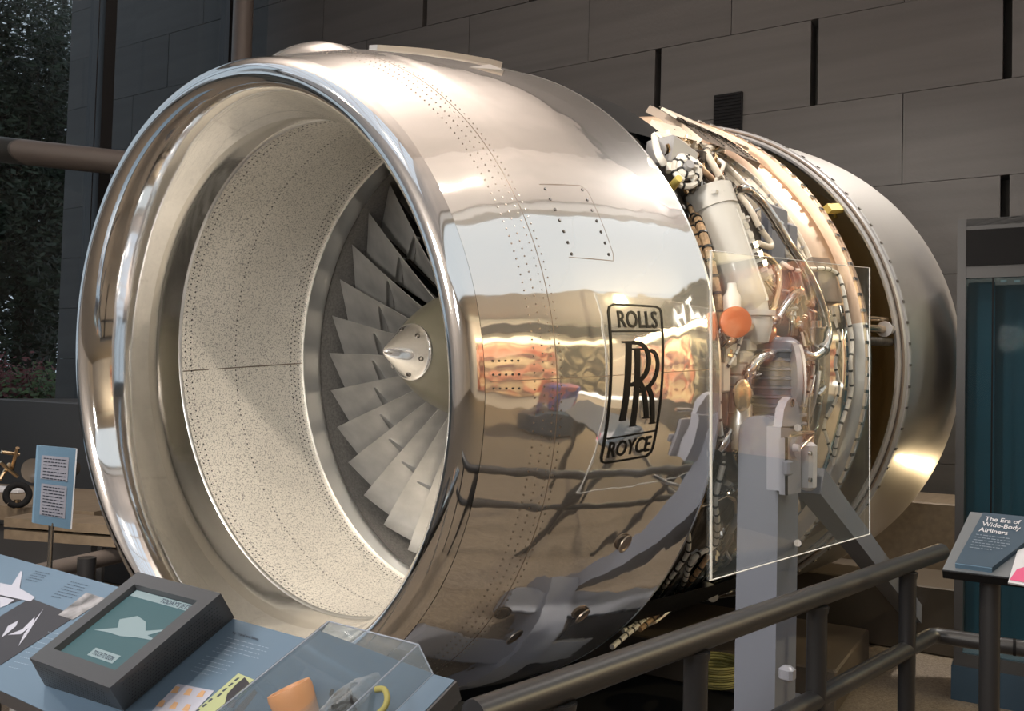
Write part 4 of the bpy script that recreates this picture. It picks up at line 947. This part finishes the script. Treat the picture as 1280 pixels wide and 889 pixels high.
# ================================================================== HANDRAIL
rl = empty('handrail', (-.5, -1.78, FLOOR), 'dark round-tube guard rail running below the engine towards the right', 'railing')
zt_ = -.70; a = atz(1176, 690, zt_); c = atz(640, 880, zt_); d = (a-c).normalized()
far = c-d*.1
put('top_rail', B().tube([far, a-d*.03, a], .032, 16, smooth=False), 'rail', rl, True)
put('rail_end_cap', B().spin([(0, .032), (.012, .026), (.018, .0)], a, d, 16), 'rail', rl, True)
zm = -1.0
m1 = atz(1000, 878, zm); m2 = atz(1172, 795, zm)
rx = 1.0
m2 = c+d*((m2-c).dot(d)); m2.z = zm
lo0 = far.copy(); lo0.z = zm
r3 = atz(1400, 822, zm)
dv = Vector((math.cos(R(98)), math.sin(R(98)), 0))
put('mid_rail', B().tube([lo0, m2-d*.05, m2-d*.02, m2+d*.0-dv*.02, m2-dv*.06, m2-dv*2.2], .029, 16, smooth=False), 'rail', rl, True)
put('rail_joint_ring', B().rod(m2-dv*.26, m2-dv*.27, .0305, n=16), 'black', rl, True)
for px, py in ((1135, 760), (1021, 800), (870, 840), (700, 880)):
    # foot point below the top rail at this column
    bst = None
    t = 0
    best = min((abs((lambda q: 640+FPX*((q-CAM).dot(RT))/((q-CAM).dot(FW)))(c+d*s)-px), s) for s in [k*.01 for k in range(-60, 300)])
    q = c+d*best[1]
    put('post', B().rod(Vector((q.x, q.y, FLOOR)), q-Z*.028, .029, n=16), 'rail', rl, True)
    put('post_saddle', B().rod(q-Z*.05, q-Z*.03, .031, .034, 16), 'rail', rl, True)
# ================================================================== INFORMATION DESK (sloping reading rail, front left)
e0 = atz(0, 693, -.7); e2 = atz(571, 851, -.7)
ed = (e2-e0).normalized(); SL = R(22)
dn = Vector((-math.cos(SL)*abs(ed.y), 0, 0)); side = Vector((ed.y, -ed.x, 0)).normalized()   # toward viewer (-x)
if side.x > 0: side = -side
down = (side*math.cos(SL)-Z*math.sin(SL)).normalized(); DN = ed.cross(down).normalized()
if DN.z < 0: DN = -DN
def dk(px, py, h=0.0): return hitp(px, py, e0+DN*h, DN)
L = (e2-e0).length
fr_ = dk(30, 877); wd = (fr_-e0).dot(down)
print('desk width', wd, 'len', L)
wd = max(.35, min(.8, wd))
st0 = e0-ed*1.5
desk = empty('information_desk', ((e0+e2)/2+down*wd/2)*1.0-Z*0.9, 'sloping blue-topped information desk in front of the engine', 'desk')
t_ = .045
top = [st0, e2, e2+down*wd, st0+down*wd]
put('desk_top', B().prism([p-DN*t_ for p in top], DN, t_-.002), 'deskedge', desk)
put('printed_surface', B().prism([p-DN*.002 for p in (st0, e2-ed*.006, e2-ed*.006+down*(wd-.0), st0+down*(wd-.0))], DN, .002), 'deskblue', desk)
for f in (.18, .62, .92):
    q = st0+(e2-st0)*f+down*wd*.55
    put('desk_leg', B().rod(Vector((q.x, q.y, FLOOR)), q-DN*t_, .045, n=18), 'boxgrey', desk, True)
put('desk_beam', B().box((st0+e2)/2+down*wd*.55-Z*.1, ((e2-st0).length*.96, .06, .08), (ed, side, Z)), 'rail', desk)
def flat(name, pxs, m, h=.0008, parent=desk, t=.0006): return put(name, B().prism([dk(x, y, h) for x, y in pxs], DN, t), m, parent)
# printed graphics lying flat on the desk
flat('dark_print', [(38, 748), (96, 770), (0, 832), (-30, 820), (-40, 795)], 'darkprint')
flat('dark_print', [(0, 738), (34, 748), (-10, 762), (-40, 760)], 'darkprint', .0009)
flat('grey_print', [(108, 741), (133, 749), (91, 775), (73, 769)], 'greyprint', .0012)
# white airliner and contrail shapes
flat('airliner_picture', [(-10, 727), (20, 733), (44, 747), (38, 752), (10, 746), (-12, 741)], 'lilacprint', .0015)
flat('airliner_picture', [(14, 733), (26, 714), (28, 716), (24, 738)], 'lilacprint', .0016)
flat('airliner_picture', [(0, 746), (18, 750), (8, 757), (0, 760)], 'lilacprint', .0017)
flat('airliner_picture', [(2, 797), (10, 783), (23, 776), (20, 783), (8, 793)], 'lilacprint', .0015)
flat('airliner_picture', [(10, 794), (28, 787), (44, 771), (40, 782), (26, 793)], 'lilacprint', .0016)
flat('airliner_picture', [(23, 808), (30, 793), (54, 762), (33, 795)], 'lilacprint', .0017)
flat('printed_grid', [(222, 855), (268, 864), (234, 900), (180, 900)], 'lilacprint', .0012)
flat('pale_green_print', [(298, 842), (320, 851), (282, 900), (232, 900)], 'limeprint', .0014)
flat('figure_print', [(296, 855), (306, 847), (312, 855), (300, 866), (292, 885), (280, 885), (284, 868)], 'darkprint', .0017)
flat('figure_print', [(318, 862), (322, 866), (300, 895), (282, 900)], 'darkprint', .0018)
flat('statue_print', [(352, 838), (366, 836), (368, 846), (352, 862), (338, 876), (326, 892), (300, 900), (318, 872), (338, 852)], 'lilacprint', .0012)
b = B()
for i in range(3):
    for j in range(2):
        cx = 219+i*16-j*18; cy = 862+i*2.6+j*17
        P = [dk(cx-6, cy+4, .002), dk(cx+1, cy-4, .002), dk(cx+6, cy-3, .002), dk(cx+2, cy+5, .002)]
        b.prism(P, DN, .0004)
put('small_figures', b, 'skin', desk, kind='stuff')
b = B()
for i in range(8):
    cx = 296-i*8+rs.uniform(-2, 2); cy = 849+i*6.5; P = [dk(cx-3, cy+2, .002), dk(cx+2, cy-2, .002), dk(cx+4, cy-1, .002), dk(cx-1, cy+3, .002)]; b.prism(P, DN, .0004)
put('small_marks', b, 'ink', desk, kind='stuff')
def lines(name, x0, y0, dx, dy, nx, ny, n, m, w=1.0, last=.6, parent=desk, f=dk, seed=1):
    """rows of word-length dashes: print too small to read. (dx,dy) along a row, (nx,ny) to the next row"""
    b = B(); r_ = random.Random(seed); ln = math.hypot(nx, ny); hx, hy = nx/ln*w*.5, ny/ln*w*.5
    for i in range(n):
        t = 0; end = last if i == n-1 else r_.uniform(.88, 1)
        while t < end:
            l = min(r_.uniform(.04, .15), end-t)
            ax, ay = x0+nx*i+dx*t, y0+ny*i+dy*t; bx, by = ax+dx*l, ay+dy*l
            P = [f(ax-hx, ay-hy), f(bx-hx, by-hy), f(bx+hx, by+hy), f(ax+hx, ay+hy)]
            b.add(P, [(0, 1, 2, 3)]); t += l+.03
    return put(name, b, m, parent, kind='stuff')
dkl = lambda x, y: dk(x, y, .0016)
lines('text_lines', 44, 714, 18, 4, -3, 2.5, 5, 'ink', .8, .8, f=dkl, seed=2)
lines('text_lines', 88, 727, 24, 6, -4, 3, 7, 'ink', .8, .5, f=dkl, seed=3)
lines('text_lines', 60, 790, 22, 5, -7, 6.2, 8, 'paleink', .9, .7, f=dkl, seed=4)
lines('text_lines', 284, 797, 54, 14, -4.6, 4.2, 5, 'paleink', .9, .45, f=dkl, seed=5)
lines('text_lines', 258, 820, 36, 9, -4.8, 4.6, 5, 'paleink', .9, .6, f=dkl, seed=6)
def ptext(name, body, x0, y0, x1, y1, ux, uy, hgt, m, parent, f, bold=.02, align='LEFT'):
    tb = text_bm(body, lambda x, y: Vector((x, y, 0)), 1, bold=bold)
    mx = max(v.x for v in tb.v); mn = min(v.x for v in tb.v); my = max(v.y for v in tb.v)
    for i, v in enumerate(tb.v):
        q = (v.x-mn)/(mx-mn); h = v.y/my*hgt; tb.v[i] = f(x0+(x1-x0)*q+ux*h, y0+(y1-y0)*q+uy*h)
    return put(name, tb, m, parent)
ptext('heading', 'Air Travel and Safety', 290, 792, 323, 801, .3, -1, 3.2, 'ink', desk, dkl)
# ---- touch screen box
HB = .13
scr = empty('touch_screen', dk(160, 800), 'dark grey perforated touch-screen housing sitting on the blue desk', 'screen')
TC = [dk(172, 715, HB), dk(276, 742, HB), dk(137, 860, HB), dk(37, 823, HB)]
BCn = [dk(190, 745, 0), dk(293, 772, 0), dk(155, 889, 0), dk(56, 857, 0)]
BCn[0] = BCn[3]+(BCn[1]-BCn[2])
b = B(); IN = [dk(168, 730.5, HB), dk(247, 751, HB), dk(144, 838, HB), dk(67, 811, HB)]
IB = [p-DN*.018 for p in IN]
b.add(BCn+TC+IN+IB, [(3, 2, 1, 0)]+[(i, (i+1) % 4, (i+1) % 4+4, i+4) for i in range(4)]+[(i+4, (i+1) % 4+4, (i+1) % 4+8, i+8) for i in range(4)]+[(i+8, (i+1) % 4+8, (i+1) % 4+12, i+12) for i in range(4)])
put('housing', b, 'screenbox', scr)
disp = put('display', B().prism([p+DN*.001 for p in IB], DN, .001), 'screen', scr)
def sk_(u_, v_, h=.003):   # on the display: u across 0..1, v down 0..1
    return (IB[0]*(1-u_)+IB[1]*u_)*(1-v_)+(IB[3]*(1-u_)+IB[2]*u_)*v_+DN*h
put('header_bar', B().prism([sk_(.02, .01), sk_(.98, .01), sk_(.98, .1), sk_(.02, .1)], DN, .0005), 'screenimg', disp)
def stext(name, body, u0, u1, v0, h, m):
    tb = text_bm(body, lambda x, y: Vector((x, y, 0)), 1, bold=.015); mx = max(v.x for v in tb.v); mn = min(v.x for v in tb.v); my = max(v.y for v in tb.v)
    for i, v in enumerate(tb.v): tb.v[i] = sk_(u0+(u1-u0)*(v.x-mn)/(mx-mn), v0-v.y/my*h, .0045)
    put(name, tb, m, disp)
stext('screen_heading', "TODAY'S JETS", .48, .92, .085, .06, 'ink')
put('screen_button', B().prism([sk_(.38, .8), sk_(.78, .8), sk_(.78, .9), sk_(.38, .9)], DN, .0006), 'screenimg', disp)
stext('button_text', 'TOUCH TO BEGIN', .42, .74, .88, .05, 'ink')
put('airliner_picture', B().prism([sk_(.25, .42), sk_(.42, .32), (sk_(.6, .36)), sk_(.72, .46), sk_(.95, .37), sk_(.8, .50), sk_(.98, .53), sk_(.7, .56), sk_(.5, .60), sk_(.3, .6), sk_(.1, .62), sk_(.35, .52)], DN, .0004), 'screenimg', disp)
# perforated sides: rows of small dark holes
def holes(c0, c1, c2, c3, nx, ny, r, m0=.08):
    b = B(); nn = (c1-c0).cross(c3-c0).normalized()
    ctr = (BCn[0]+BCn[2])/2+DN*.05
    if nn.dot((c0+c2)/2-ctr) < 0: nn = -nn
    for i in range(nx):
        for j in range(ny):
            u_ = m0+(1-2*m0)*(i+(.5 if j % 2 else 0))/nx; v_ = .14+.72*j/(ny-1)
            c = (c0*(1-u_)+c1*u_)*(1-v_)+(c3*(1-u_)+c2*u_)*v_+nn*.004
            ta = (c1-c0).normalized(); tb_ = nn.cross(ta); b.add([c+ta*(r*math.cos(PI/3*k))+tb_*(r*math.sin(PI/3*k)) for k in range(6)], [(0, 1, 2, 3, 4, 5)])
    put('perforations', b, 'black', scr, kind='stuff')
holes(TC[3], TC[2], BCn[2], BCn[3], 30, 9, .002)
holes(TC[2], TC[1], BCn[1], BCn[2], 34, 8, .0022)
# ---- acrylic cover box over the oxygen mask display
T1 = dk(411, 777, 0); 
Bk0 = dk(401, 790); Bk1 = dk(541, 841)
# height from the visible top corner above the rear base line
def htop(px, py, base):
    best = None
    for k in range(10, 400):
        q = base+DN*(k*.001); v = q-CAM; x = 640+FPX*v.dot(RT)/v.dot(FW); y = 444.5-FPX*v.dot(UP)/v.dot(FW); e = (x-px)**2+(y-py)**2
        if best is None or e < best[0]: best = (e, k*.001)
    return best[1]
HC = .5*(htop(411, 777, Bk0)+htop(523, 806, Bk1)); print('cover height', HC)
HC = max(.05, min(.2, HC))
T1 = dk(411, 777, HC); T2 = dk(523, 806, HC)
T3 = dk(462, 870, HC)+(dk(462, 870, HC)-T2).normalized()*.12; 
dirv = (T3-T2).normalized(); ln_ = (e2-T2).dot(down); ln_ = .42
T3 = T2+down*ln_; T4 = T1+down*ln_
F = [T1-DN*HC, T2-DN*HC, T3-DN*HC, T4-DN*HC]
Bk1 = dk(541, 843)
cv = empty('acrylic_cover', (F[0]+F[2])/2, 'clear acrylic display cover on the right end of the blue desk', 'display cover')
TT = [T1, T2, T3, T4]
th = .006
put('cover_top', B().prism(TT, -DN, th), 'acrylic2', cv)
# back and right sides lean outward to the desk
F[1] = dk(541, 843); F[0] = dk(401, 790); F[2] = F[1]+down*ln_; F[3] = F[0]+down*ln_
for i, j in ((0, 1), (1, 2), (3, 0)):
    nn = (TT[j]-TT[i]).cross(F[i]-TT[i]).normalized()
    put('cover_side', B().prism([TT[i], TT[j], F[j], F[i]], nn, .003), 'acrylic2', cv)
for a_, c_ in ((TT[0], TT[1]), (TT[1], TT[2]), (TT[0], TT[3]), (TT[1], F[1]), (TT[0], F[0]), (F[0], F[1]), (F[1], F[2])):
    put('cover_edge', B().rod(a_, c_, .0016, n=6), 'bluegrey', cv, True)
put('cover_base', B().prism([F[0]+DN*.001, F[1]+DN*.001, F[2]+DN*.001, F[3]+DN*.001], DN, .001), 'navy', cv)
# oxygen mask, its bag, cords and tube
mk_ = dk(372, 880, .03)
ma = empty('oxygen_mask', mk_-DN*.03, 'orange rubber oxygen mask cup with a clear bag under the acrylic cover', 'oxygen mask')
axm = (DN*.8+Vector((.15, .35, 0))).normalized()
put('mask_cup', B().spin([(-.07, .0), (-.07, .034), (.01, .043), (.03, .045), (.04, .043), (.04, .034), (.028, .030), (.024, .0)], dk(370, 884, .035), axm, 28), 'mask', ma, True)
b = B(); q = dk(432, 872, .03); vs = []; r2 = random.Random(5)
for i in range(9):
    for j in range(12):
        t = i/8; rad = .055*math.sin(PI*min(.97, max(.06, t)))**.5*r2.uniform(.75, 1.15); an = 2*PI*j/12
        vs.append(dk(400+70*t, 895-42*t, .03)+DN*(rad*.5*math.sin(an))+down*(rad*math.cos(an)))
b.add(vs, [(i*12+j, i*12+(j+1) % 12, (i+1)*12+(j+1) % 12, (i+1)*12+j) for i in range(8) for j in range(12)])
put('reservoir_bag', b, 'bag', ma)
b = B()
for k in range(5):
    P = [dk(425+r2.uniform(-16, 20), 873+r2.uniform(-12, 16), r2.uniform(.015, .05)) for _ in range(7)]; b.tube(P, .0035, 6)
put('head_straps', b, 'black', ma, True)
put('supply_tube', B().tube([dk(470, 862, .05), dk(480, 862, .055), dk(484, 872, .05), dk(481, 884, .04), dk(472, 893, .03)], .006, 10), 'rope', ma, True)
# ================================================================== RIGHT: display case and title board
DC = atd(1195, 500, 4.85); cu, cv_ = DC.dot(U), DC.dot(V)
ztop = DC.z+(495-275)/FPX*4.85
case = empty('display_case', uv(cu+.2, cv_-.9, FLOOR), 'tall dark grey display case with teal glass interior at the right edge', 'display case')
def hz(px, py): return hitp(px, py, uv(cu, 0, 0), U)
zh = hz(1207, 348).z; zs = hz(1204, 819).z; zt2 = hz(1195, 275).z; zb = hz(1200, 832).z
va = cv_; vi = hz(1206, 500).dot(V); vb_ = cv_-2.0
put('case_post', B().box(uv(cu+.02, (va+vi)/2, (zt2+zb)/2), (.05, abs(va-vi), zt2-zb), UVZ), 'casegrey', case)
put('case_post', B().box(uv(cu+.02, vb_, (zt2+zb)/2), (.05, .06, zt2-zb), UVZ), 'casegrey', case)
z_in = hz(1230, 287).z; z_i2 = hz(1230, 332).z
put('case_head', B().box(uv(cu+.02, (va+vb_)/2, (zt2+zh)/2), (.04, va-vb_, zt2-zh), UVZ), 'casegrey', case)
put('head_recess', B().box(uv(cu-.005, (vi+vb_)/2, (z_in+z_i2)/2), (.012, vi-vb_, z_in-z_i2), UVZ), 'black', case)
put('case_sill', B().box(uv(cu+.02, (va+vb_)/2, (zs+zb)/2), (.06, va-vb_, abs(zs-zb)+.02), UVZ), 'casegrey', case)
put('case_base', B().box(uv(cu+.18, (va+vb_)/2, (zb+FLOOR)/2), (.40, va-vb_+.02, zb-FLOOR), UVZ), 'navy', case)
put('case_back', B().box(uv(cu+.40, (va+vb_)/2, (zh+zs)/2), (.02, va-vb_, zh-zs), UVZ), 'teal', case)
put('case_side', B().box(uv(cu+.2, va-.012, (zt2+zb)/2), (.4, .02, zt2-zb), UVZ), 'casegrey', case)
put('case_roof', B().box(uv(cu+.2, (va+vb_)/2, zt2-.02), (.4, va-vb_, .04), UVZ), 'casegrey', case)
put('case_glass', B().box(uv(cu+.0, (vi+vb_)/2, (zh+zs)/2), (.006, vi-vb_, zh-zs), UVZ), 'caseglass', case)
v3 = hz(1240, 500).dot(V)
put('glass_joint', B().box(uv(cu-.004, v3, (zh+zs)/2), (.008, .008, zh-zs), UVZ), 'black', case)
put('inner_lining', B().box(uv(cu+.22, (vi+v3)/2-.0, (zh+zs)/2), (.02, vi-v3, zh-zs), UVZ), 'teal', case)
put('case_floor', B().box(uv(cu+.2, (va+vb_)/2, zs+.005), (.38, va-vb_, .02), UVZ), 'bluegrey', case)
put('case_lamp', B().box(uv(cu+.12, vb_+.5, zh-.02), (.02, .8, .015), UVZ), 'lampwhite', case)
for px in (1254, 1271): q = hz(px, 350); put('lamp_clip', B().box(q+U*.05, (.01, .03, .012), UVZ), 'paper', case)
# title board on two legs, in front of the case
zB = -.62
g0 = atz(1178, 712, zB)
down2 = (-U*math.cos(R(33))-Z*math.sin(R(33))).normalized(); right2 = -V; N2 = right2.cross(-down2)*1.0
if N2.z < 0: N2 = -N2
def bd(px, py, h=0): return hitp(px, py, g0+N2*h, N2)
tb_ = empty('title_board', Vector((g0.x+.2, g0.y-.5, FLOOR)), 'grey sloping reading board with a navy title panel, in front of the display case', 'sign')
tl = bd(1213, 640); wlen = 1.4
P = [tl, tl+right2*wlen, g0+right2*wlen, g0]
put('board', B().prism([p-N2*.03 for p in P], N2, .03), 'platelt', tb_)
put('board_edge', B().prism([g0-N2*.034, g0+right2*wlen-N2*.034, g0+right2*wlen-N2*.001+down2*.006, g0-N2*.001+down2*.006], -down2, .004), 'black', tb_)
pn = [bd(1229, 640, .02), bd(1300, 647, .02), bd(1300, 662, .02), bd(1240, 709, .02), bd(1194, 703, .02)]
put('title_panel', B().prism([p-N2*.02 for p in pn], N2, .018), 'navy', tb_)
put('panel_lip', B().prism([pn[4]-N2*.02, pn[3]-N2*.02, pn[3]-N2*.003, pn[4]-N2*.003], down2, .003), 'signblue', tb_)
bdl = lambda x, y: bd(x, y, .0205)
for i, (tx, x0, y0, x1, y1) in enumerate((('The Era of', 1230.5, 650.5, 1275, 655.5), ('Wide-Body', 1227, 657, 1275, 663), ('Airliners', 1223, 664, 1259, 669))):
    ptext('title_text', tx, x0, y0, x1, y1, .35, -1, 5.0, 'platelt' if False else 'paper', tb_, bdl, .012)
lines('text_lines', 1220, 668, 46, 6, -1.6, 3.2, 6, 'paleink', .8, .6, parent=tb_, f=bdl, seed=9)
put('picture_card', B().prism([bd(1272, 690, .001), bd(1290, 684, .001), bd(1290, 735, .001), bd(1260, 730, .001)], N2, .006), 'paper', tb_)
put('picture', B().prism([bd(1271, 712, .008), bd(1290, 706, .008), bd(1290, 730, .008), bd(1262, 725, .008)], N2, .0006), 'pink', tb_)
for k in (.12, 1.1):
    q = g0+right2*k-down2*.1; put('board_leg', B().rod(Vector((q.x, q.y, FLOOR)), q-N2*.03, .028, n=14), 'rail', tb_, True)
# ================================================================== under and behind the engine
def slab(name, u0, u1, v0, v1, z0, z1, m, lab, cat, group=None):
    return tag(put(name, B().bevbox(uv((u0+u1)/2, (v0+v1)/2, (z0+z1)/2), (u1-u0, v1-v0, z1-z0), UVZ, .01), m), lab, cat, group)
slab('low_plinth', 3.55, 4.25, -3.2, 5.0, -1.35, -.86, 'tank' if False else 'wood', 'long low cream plinth along the foot of the stone wall', 'plinth')
slab('low_platform', 2.9, 3.54, -3.0, 5.0, FLOOR+.002, -1.32, 'darkwood', 'dark timber step in front of the wall plinth', 'step')
slab('plinth_base', 3.62, 4.2, -3.2, 5.0, FLOOR+.002, -1.36, 'black', 'black recessed base below the cream wall plinth', 'base')
slab('timber_pallet', 1.35, 2.3, -1.35, .9, FLOOR+.032, -1.5, 'darkwood', 'brown timber platform under the rear of the engine', 'platform')
slab('underside_shade_slab', .1, 2.85, -1.15, 2.6, FLOOR+.001, FLOOR+.03, 'black', 'thin black slab added as painted shade under the engine', 'platform')  # black slab laid on the floor in place of engine shade
slab('floor_beam', -.6, 1.1, -1.25, -1.02, FLOOR+.032, -1.56, 'stand', 'blue-grey steel floor beam beside the stand column foot', 'beam', 'floor beams under the engine')
slab('floor_beam', -.9, .3, -.75, -.5, FLOOR+.032, -1.56, 'stand', 'second blue-grey floor beam, farther under the engine', 'beam', 'floor beams under the engine')
rp = atz(895, 838, -1.5)
b = B()
for k in range(9): b.tube([rp+Vector(((.13+.006*(k % 3))*math.cos(a_*.6), (.11+.006*(k % 3))*math.sin(a_*.6), .012*k-.05)) for a_ in range(12)], .007, 6)
tag(put('coiled_cord', b, 'rope', None, True), 'coil of yellow-green cord lying on the beam under the engine', 'cord')
# ================================================================== left background
TB = -.95
t1 = atz(0, 632, TB); t2 = atz(118, 640, TB)
dl = (t2-t1).normalized(); nb = Vector((-dl.y, dl.x, 0)); 
if nb.dot(FW) < 0: nb = -nb
wt = empty('work_bench', (t1+t2)/2+Vector((0, 0, FLOOR-TB)), 'pale wooden bench top behind the blue sign, left of the inlet', 'bench')
e1_ = t2; s1_ = t1-dl*1.5
put('bench_top', B().prism([s1_, e1_, e1_+nb*.9, s1_+nb*.9], -Z, .09), 'wood', wt)
for f in (.1, 1.0):
    for g in (.08, .8):
        q = s1_+(e1_-s1_)*(f*.96)+nb*g; put('bench_leg', B().box(Vector((q.x, q.y, (TB+FLOOR)/2-.05)), (.1, .1, TB-FLOOR-.1), (dl, nb, Z)), 'casegrey', wt)
put('bench_apron', B().box((s1_+e1_)/2+nb*.1-Z*.35, ((e1_-s1_).length, .03, .42), (dl, nb, Z)), 'casegrey', wt)
q = atz(22, 619, TB+.085); w_ = empty('black_wheel', q-Z*.12, 'small black ring on a stub lying on the wooden bench', 'wheel')
n5 = (CAM-q).normalized(); b = B(); a5 = n5.orthogonal().normalized(); c5 = n5.cross(a5)
b.tube([q+a5*(.062*math.cos(k*PI/8))+c5*(.062*math.sin(k*PI/8)) for k in range(17)], .02, 10); put('ring', b, 'black', w_, True)
put('ring_foot', B().rod(q-Z*.085, q-Z*.03, .02), 'bronze', w_, True)
q = atz(8, 612, TB+.017); tag(put('label_card', B().bevbox(q, (.3, .12, .03), (dl, nb, Z), .005), 'paper'), 'white label card lying on the wooden bench beside the black ring', 'card')
# machine parts on the bench
q = atz(30, 590, TB+.1)+nb*.2; mc = empty('engine_model', q-Z*.1, 'small old piston-engine model among rods on the wooden bench', 'model')
put('cylinder_barrel', B().spin([(-.12, .06)]+[(h*.02-.1, .07 if h % 2 else .09) for h in range(10)]+[(.12, .05), (.12, 0)], atz(38, 590, TB+.15)+nb*.3, dl, 18), 'dark', mc, True)
put('polished_hub', B().spin([(-.05, 0), (-.05, .09), (.05, .09), (.05, 0)], atz(6, 592, TB+.12)+nb*.3, -FW, 18), 'steel', mc, True)
b = B()
for (x0, y0, x1, y1) in ((0, 578, 22, 596), (22, 560, 14, 590), (2, 565, 24, 568), (0, 600, 12, 580)): b.rod(atd(x0, y0, 6.4), atd(x1, y1, 6.5), .014, n=8)
put('rods', b, 'bronze', mc, True)
# blue sign on a thin pole
SGd = 3.75
sc_ = [atd(48, 557, SGd), atd(95, 561, SGd+.12), atd(88, 662, SGd+.12), atd(42, 654, SGd)]
sg = empty('pole_sign', Vector((atd(70, 700, SGd).x, atd(70, 700, SGd).y, FLOOR)), 'light blue upright text sign on a thin metal pole beside the inlet', 'sign')
ns = (sc_[1]-sc_[0]).cross(sc_[3]-sc_[0]).normalized()
if ns.dot(CAM-sc_[0]) < 0: ns = -ns
put('sign_panel', B().prism([p-ns*.02 for p in sc_], ns, .02), 'signblue', sg)
put('panel_edge', B().prism([sc_[1]-ns*.02, sc_[1], sc_[2], sc_[2]-ns*.02], (sc_[1]-sc_[0]).normalized(), .006), 'paper', sg)
def sgp(u_, v_, h=.001): return (sc_[0]*(1-u_)+sc_[1]*u_)*(1-v_)+(sc_[3]*(1-u_)+sc_[2]*u_)*v_+ns*h
for (u0, u1, v0, v1) in ((.1, .82, .12, .42), (.14, .82, .48, .88)):
    put('text_card', B().prism([sgp(u0, v0), sgp(u1, v0), sgp(u1, v1), sgp(u0, v1)], ns, .001), 'lilacprint', sg)
    b = B(); r3_ = random.Random(4); n_ = int((v1-v0)*26)
    for i in range(n_):
        v = v0+.03+(v1-v0-.05)*i/(n_-1); u_ = u0+.05; ue = u1-.06-(.25*r3_.random() if i % 4 == 3 else 0)
        while u_ < ue: l = min(r3_.uniform(.04, .12), ue-u_); b.add([sgp(u_, v, .003), sgp(u_+l, v, .003), sgp(u_+l, v+.012, .003), sgp(u_, v+.012, .003)], [(0, 1, 2, 3)]); u_ += l+.02
    put('text_lines', b, 'ink', sg, kind='stuff')
bp_ = (sc_[3]+sc_[2])/2-ns*.01
put('sign_pole', B().rod(Vector((bp_.x, bp_.y, FLOOR)), bp_+Z*.1, .011, n=12), 'steel', sg, True)
put('pole_base', B().spin([(0, .0), (0, .14), (.012, .14), (.02, .02), (.02, 0)], Vector((bp_.x, bp_.y, FLOOR)), Z, 24), 'casegrey', sg, True)
# guard rail at the back left
a = atz(40, 718, -1.1); c = atz(165, 690, -1.1)
gr = empty('rear_guard_rail', (a+c)/2+Z*(FLOOR+1.1), 'dark pipe guard rail behind the blue desk, left of the inlet', 'railing')
put('rail_pipe', B().rod(a-(c-a)*.8, c+(c-a)*1.2, .045, n=14), 'tanpipe', gr, True)
q = atz(108, 712, -1.1); put('rail_stub', B().rod(Vector((q.x, q.y, FLOOR)), q+Z*.06, .045, n=14), 'rail', gr, True)
q = a-(c-a)*.3; put('rail_stub', B().rod(Vector((q.x, q.y, FLOOR)), q, .045, n=14), 'rail', gr, True)
slab('dark_cabinet', 1.0, 1.8, 3.4, 5.8, FLOOR+.002, -.35, 'casegrey', 'dark low cabinet standing before the glass wall', 'cabinet')
for (y0, lab) in ((640, 'pale wooden board under the bench, upper of two'), (655, 'pale wooden board under the bench, lower of two')):
    p = atd(112, y0+15, 4.9); tag(put('timber_board', B().box(p, (.9, .25, .05), (dl, nb, Z)), 'wood'), lab, 'board', 'boards under the bench')
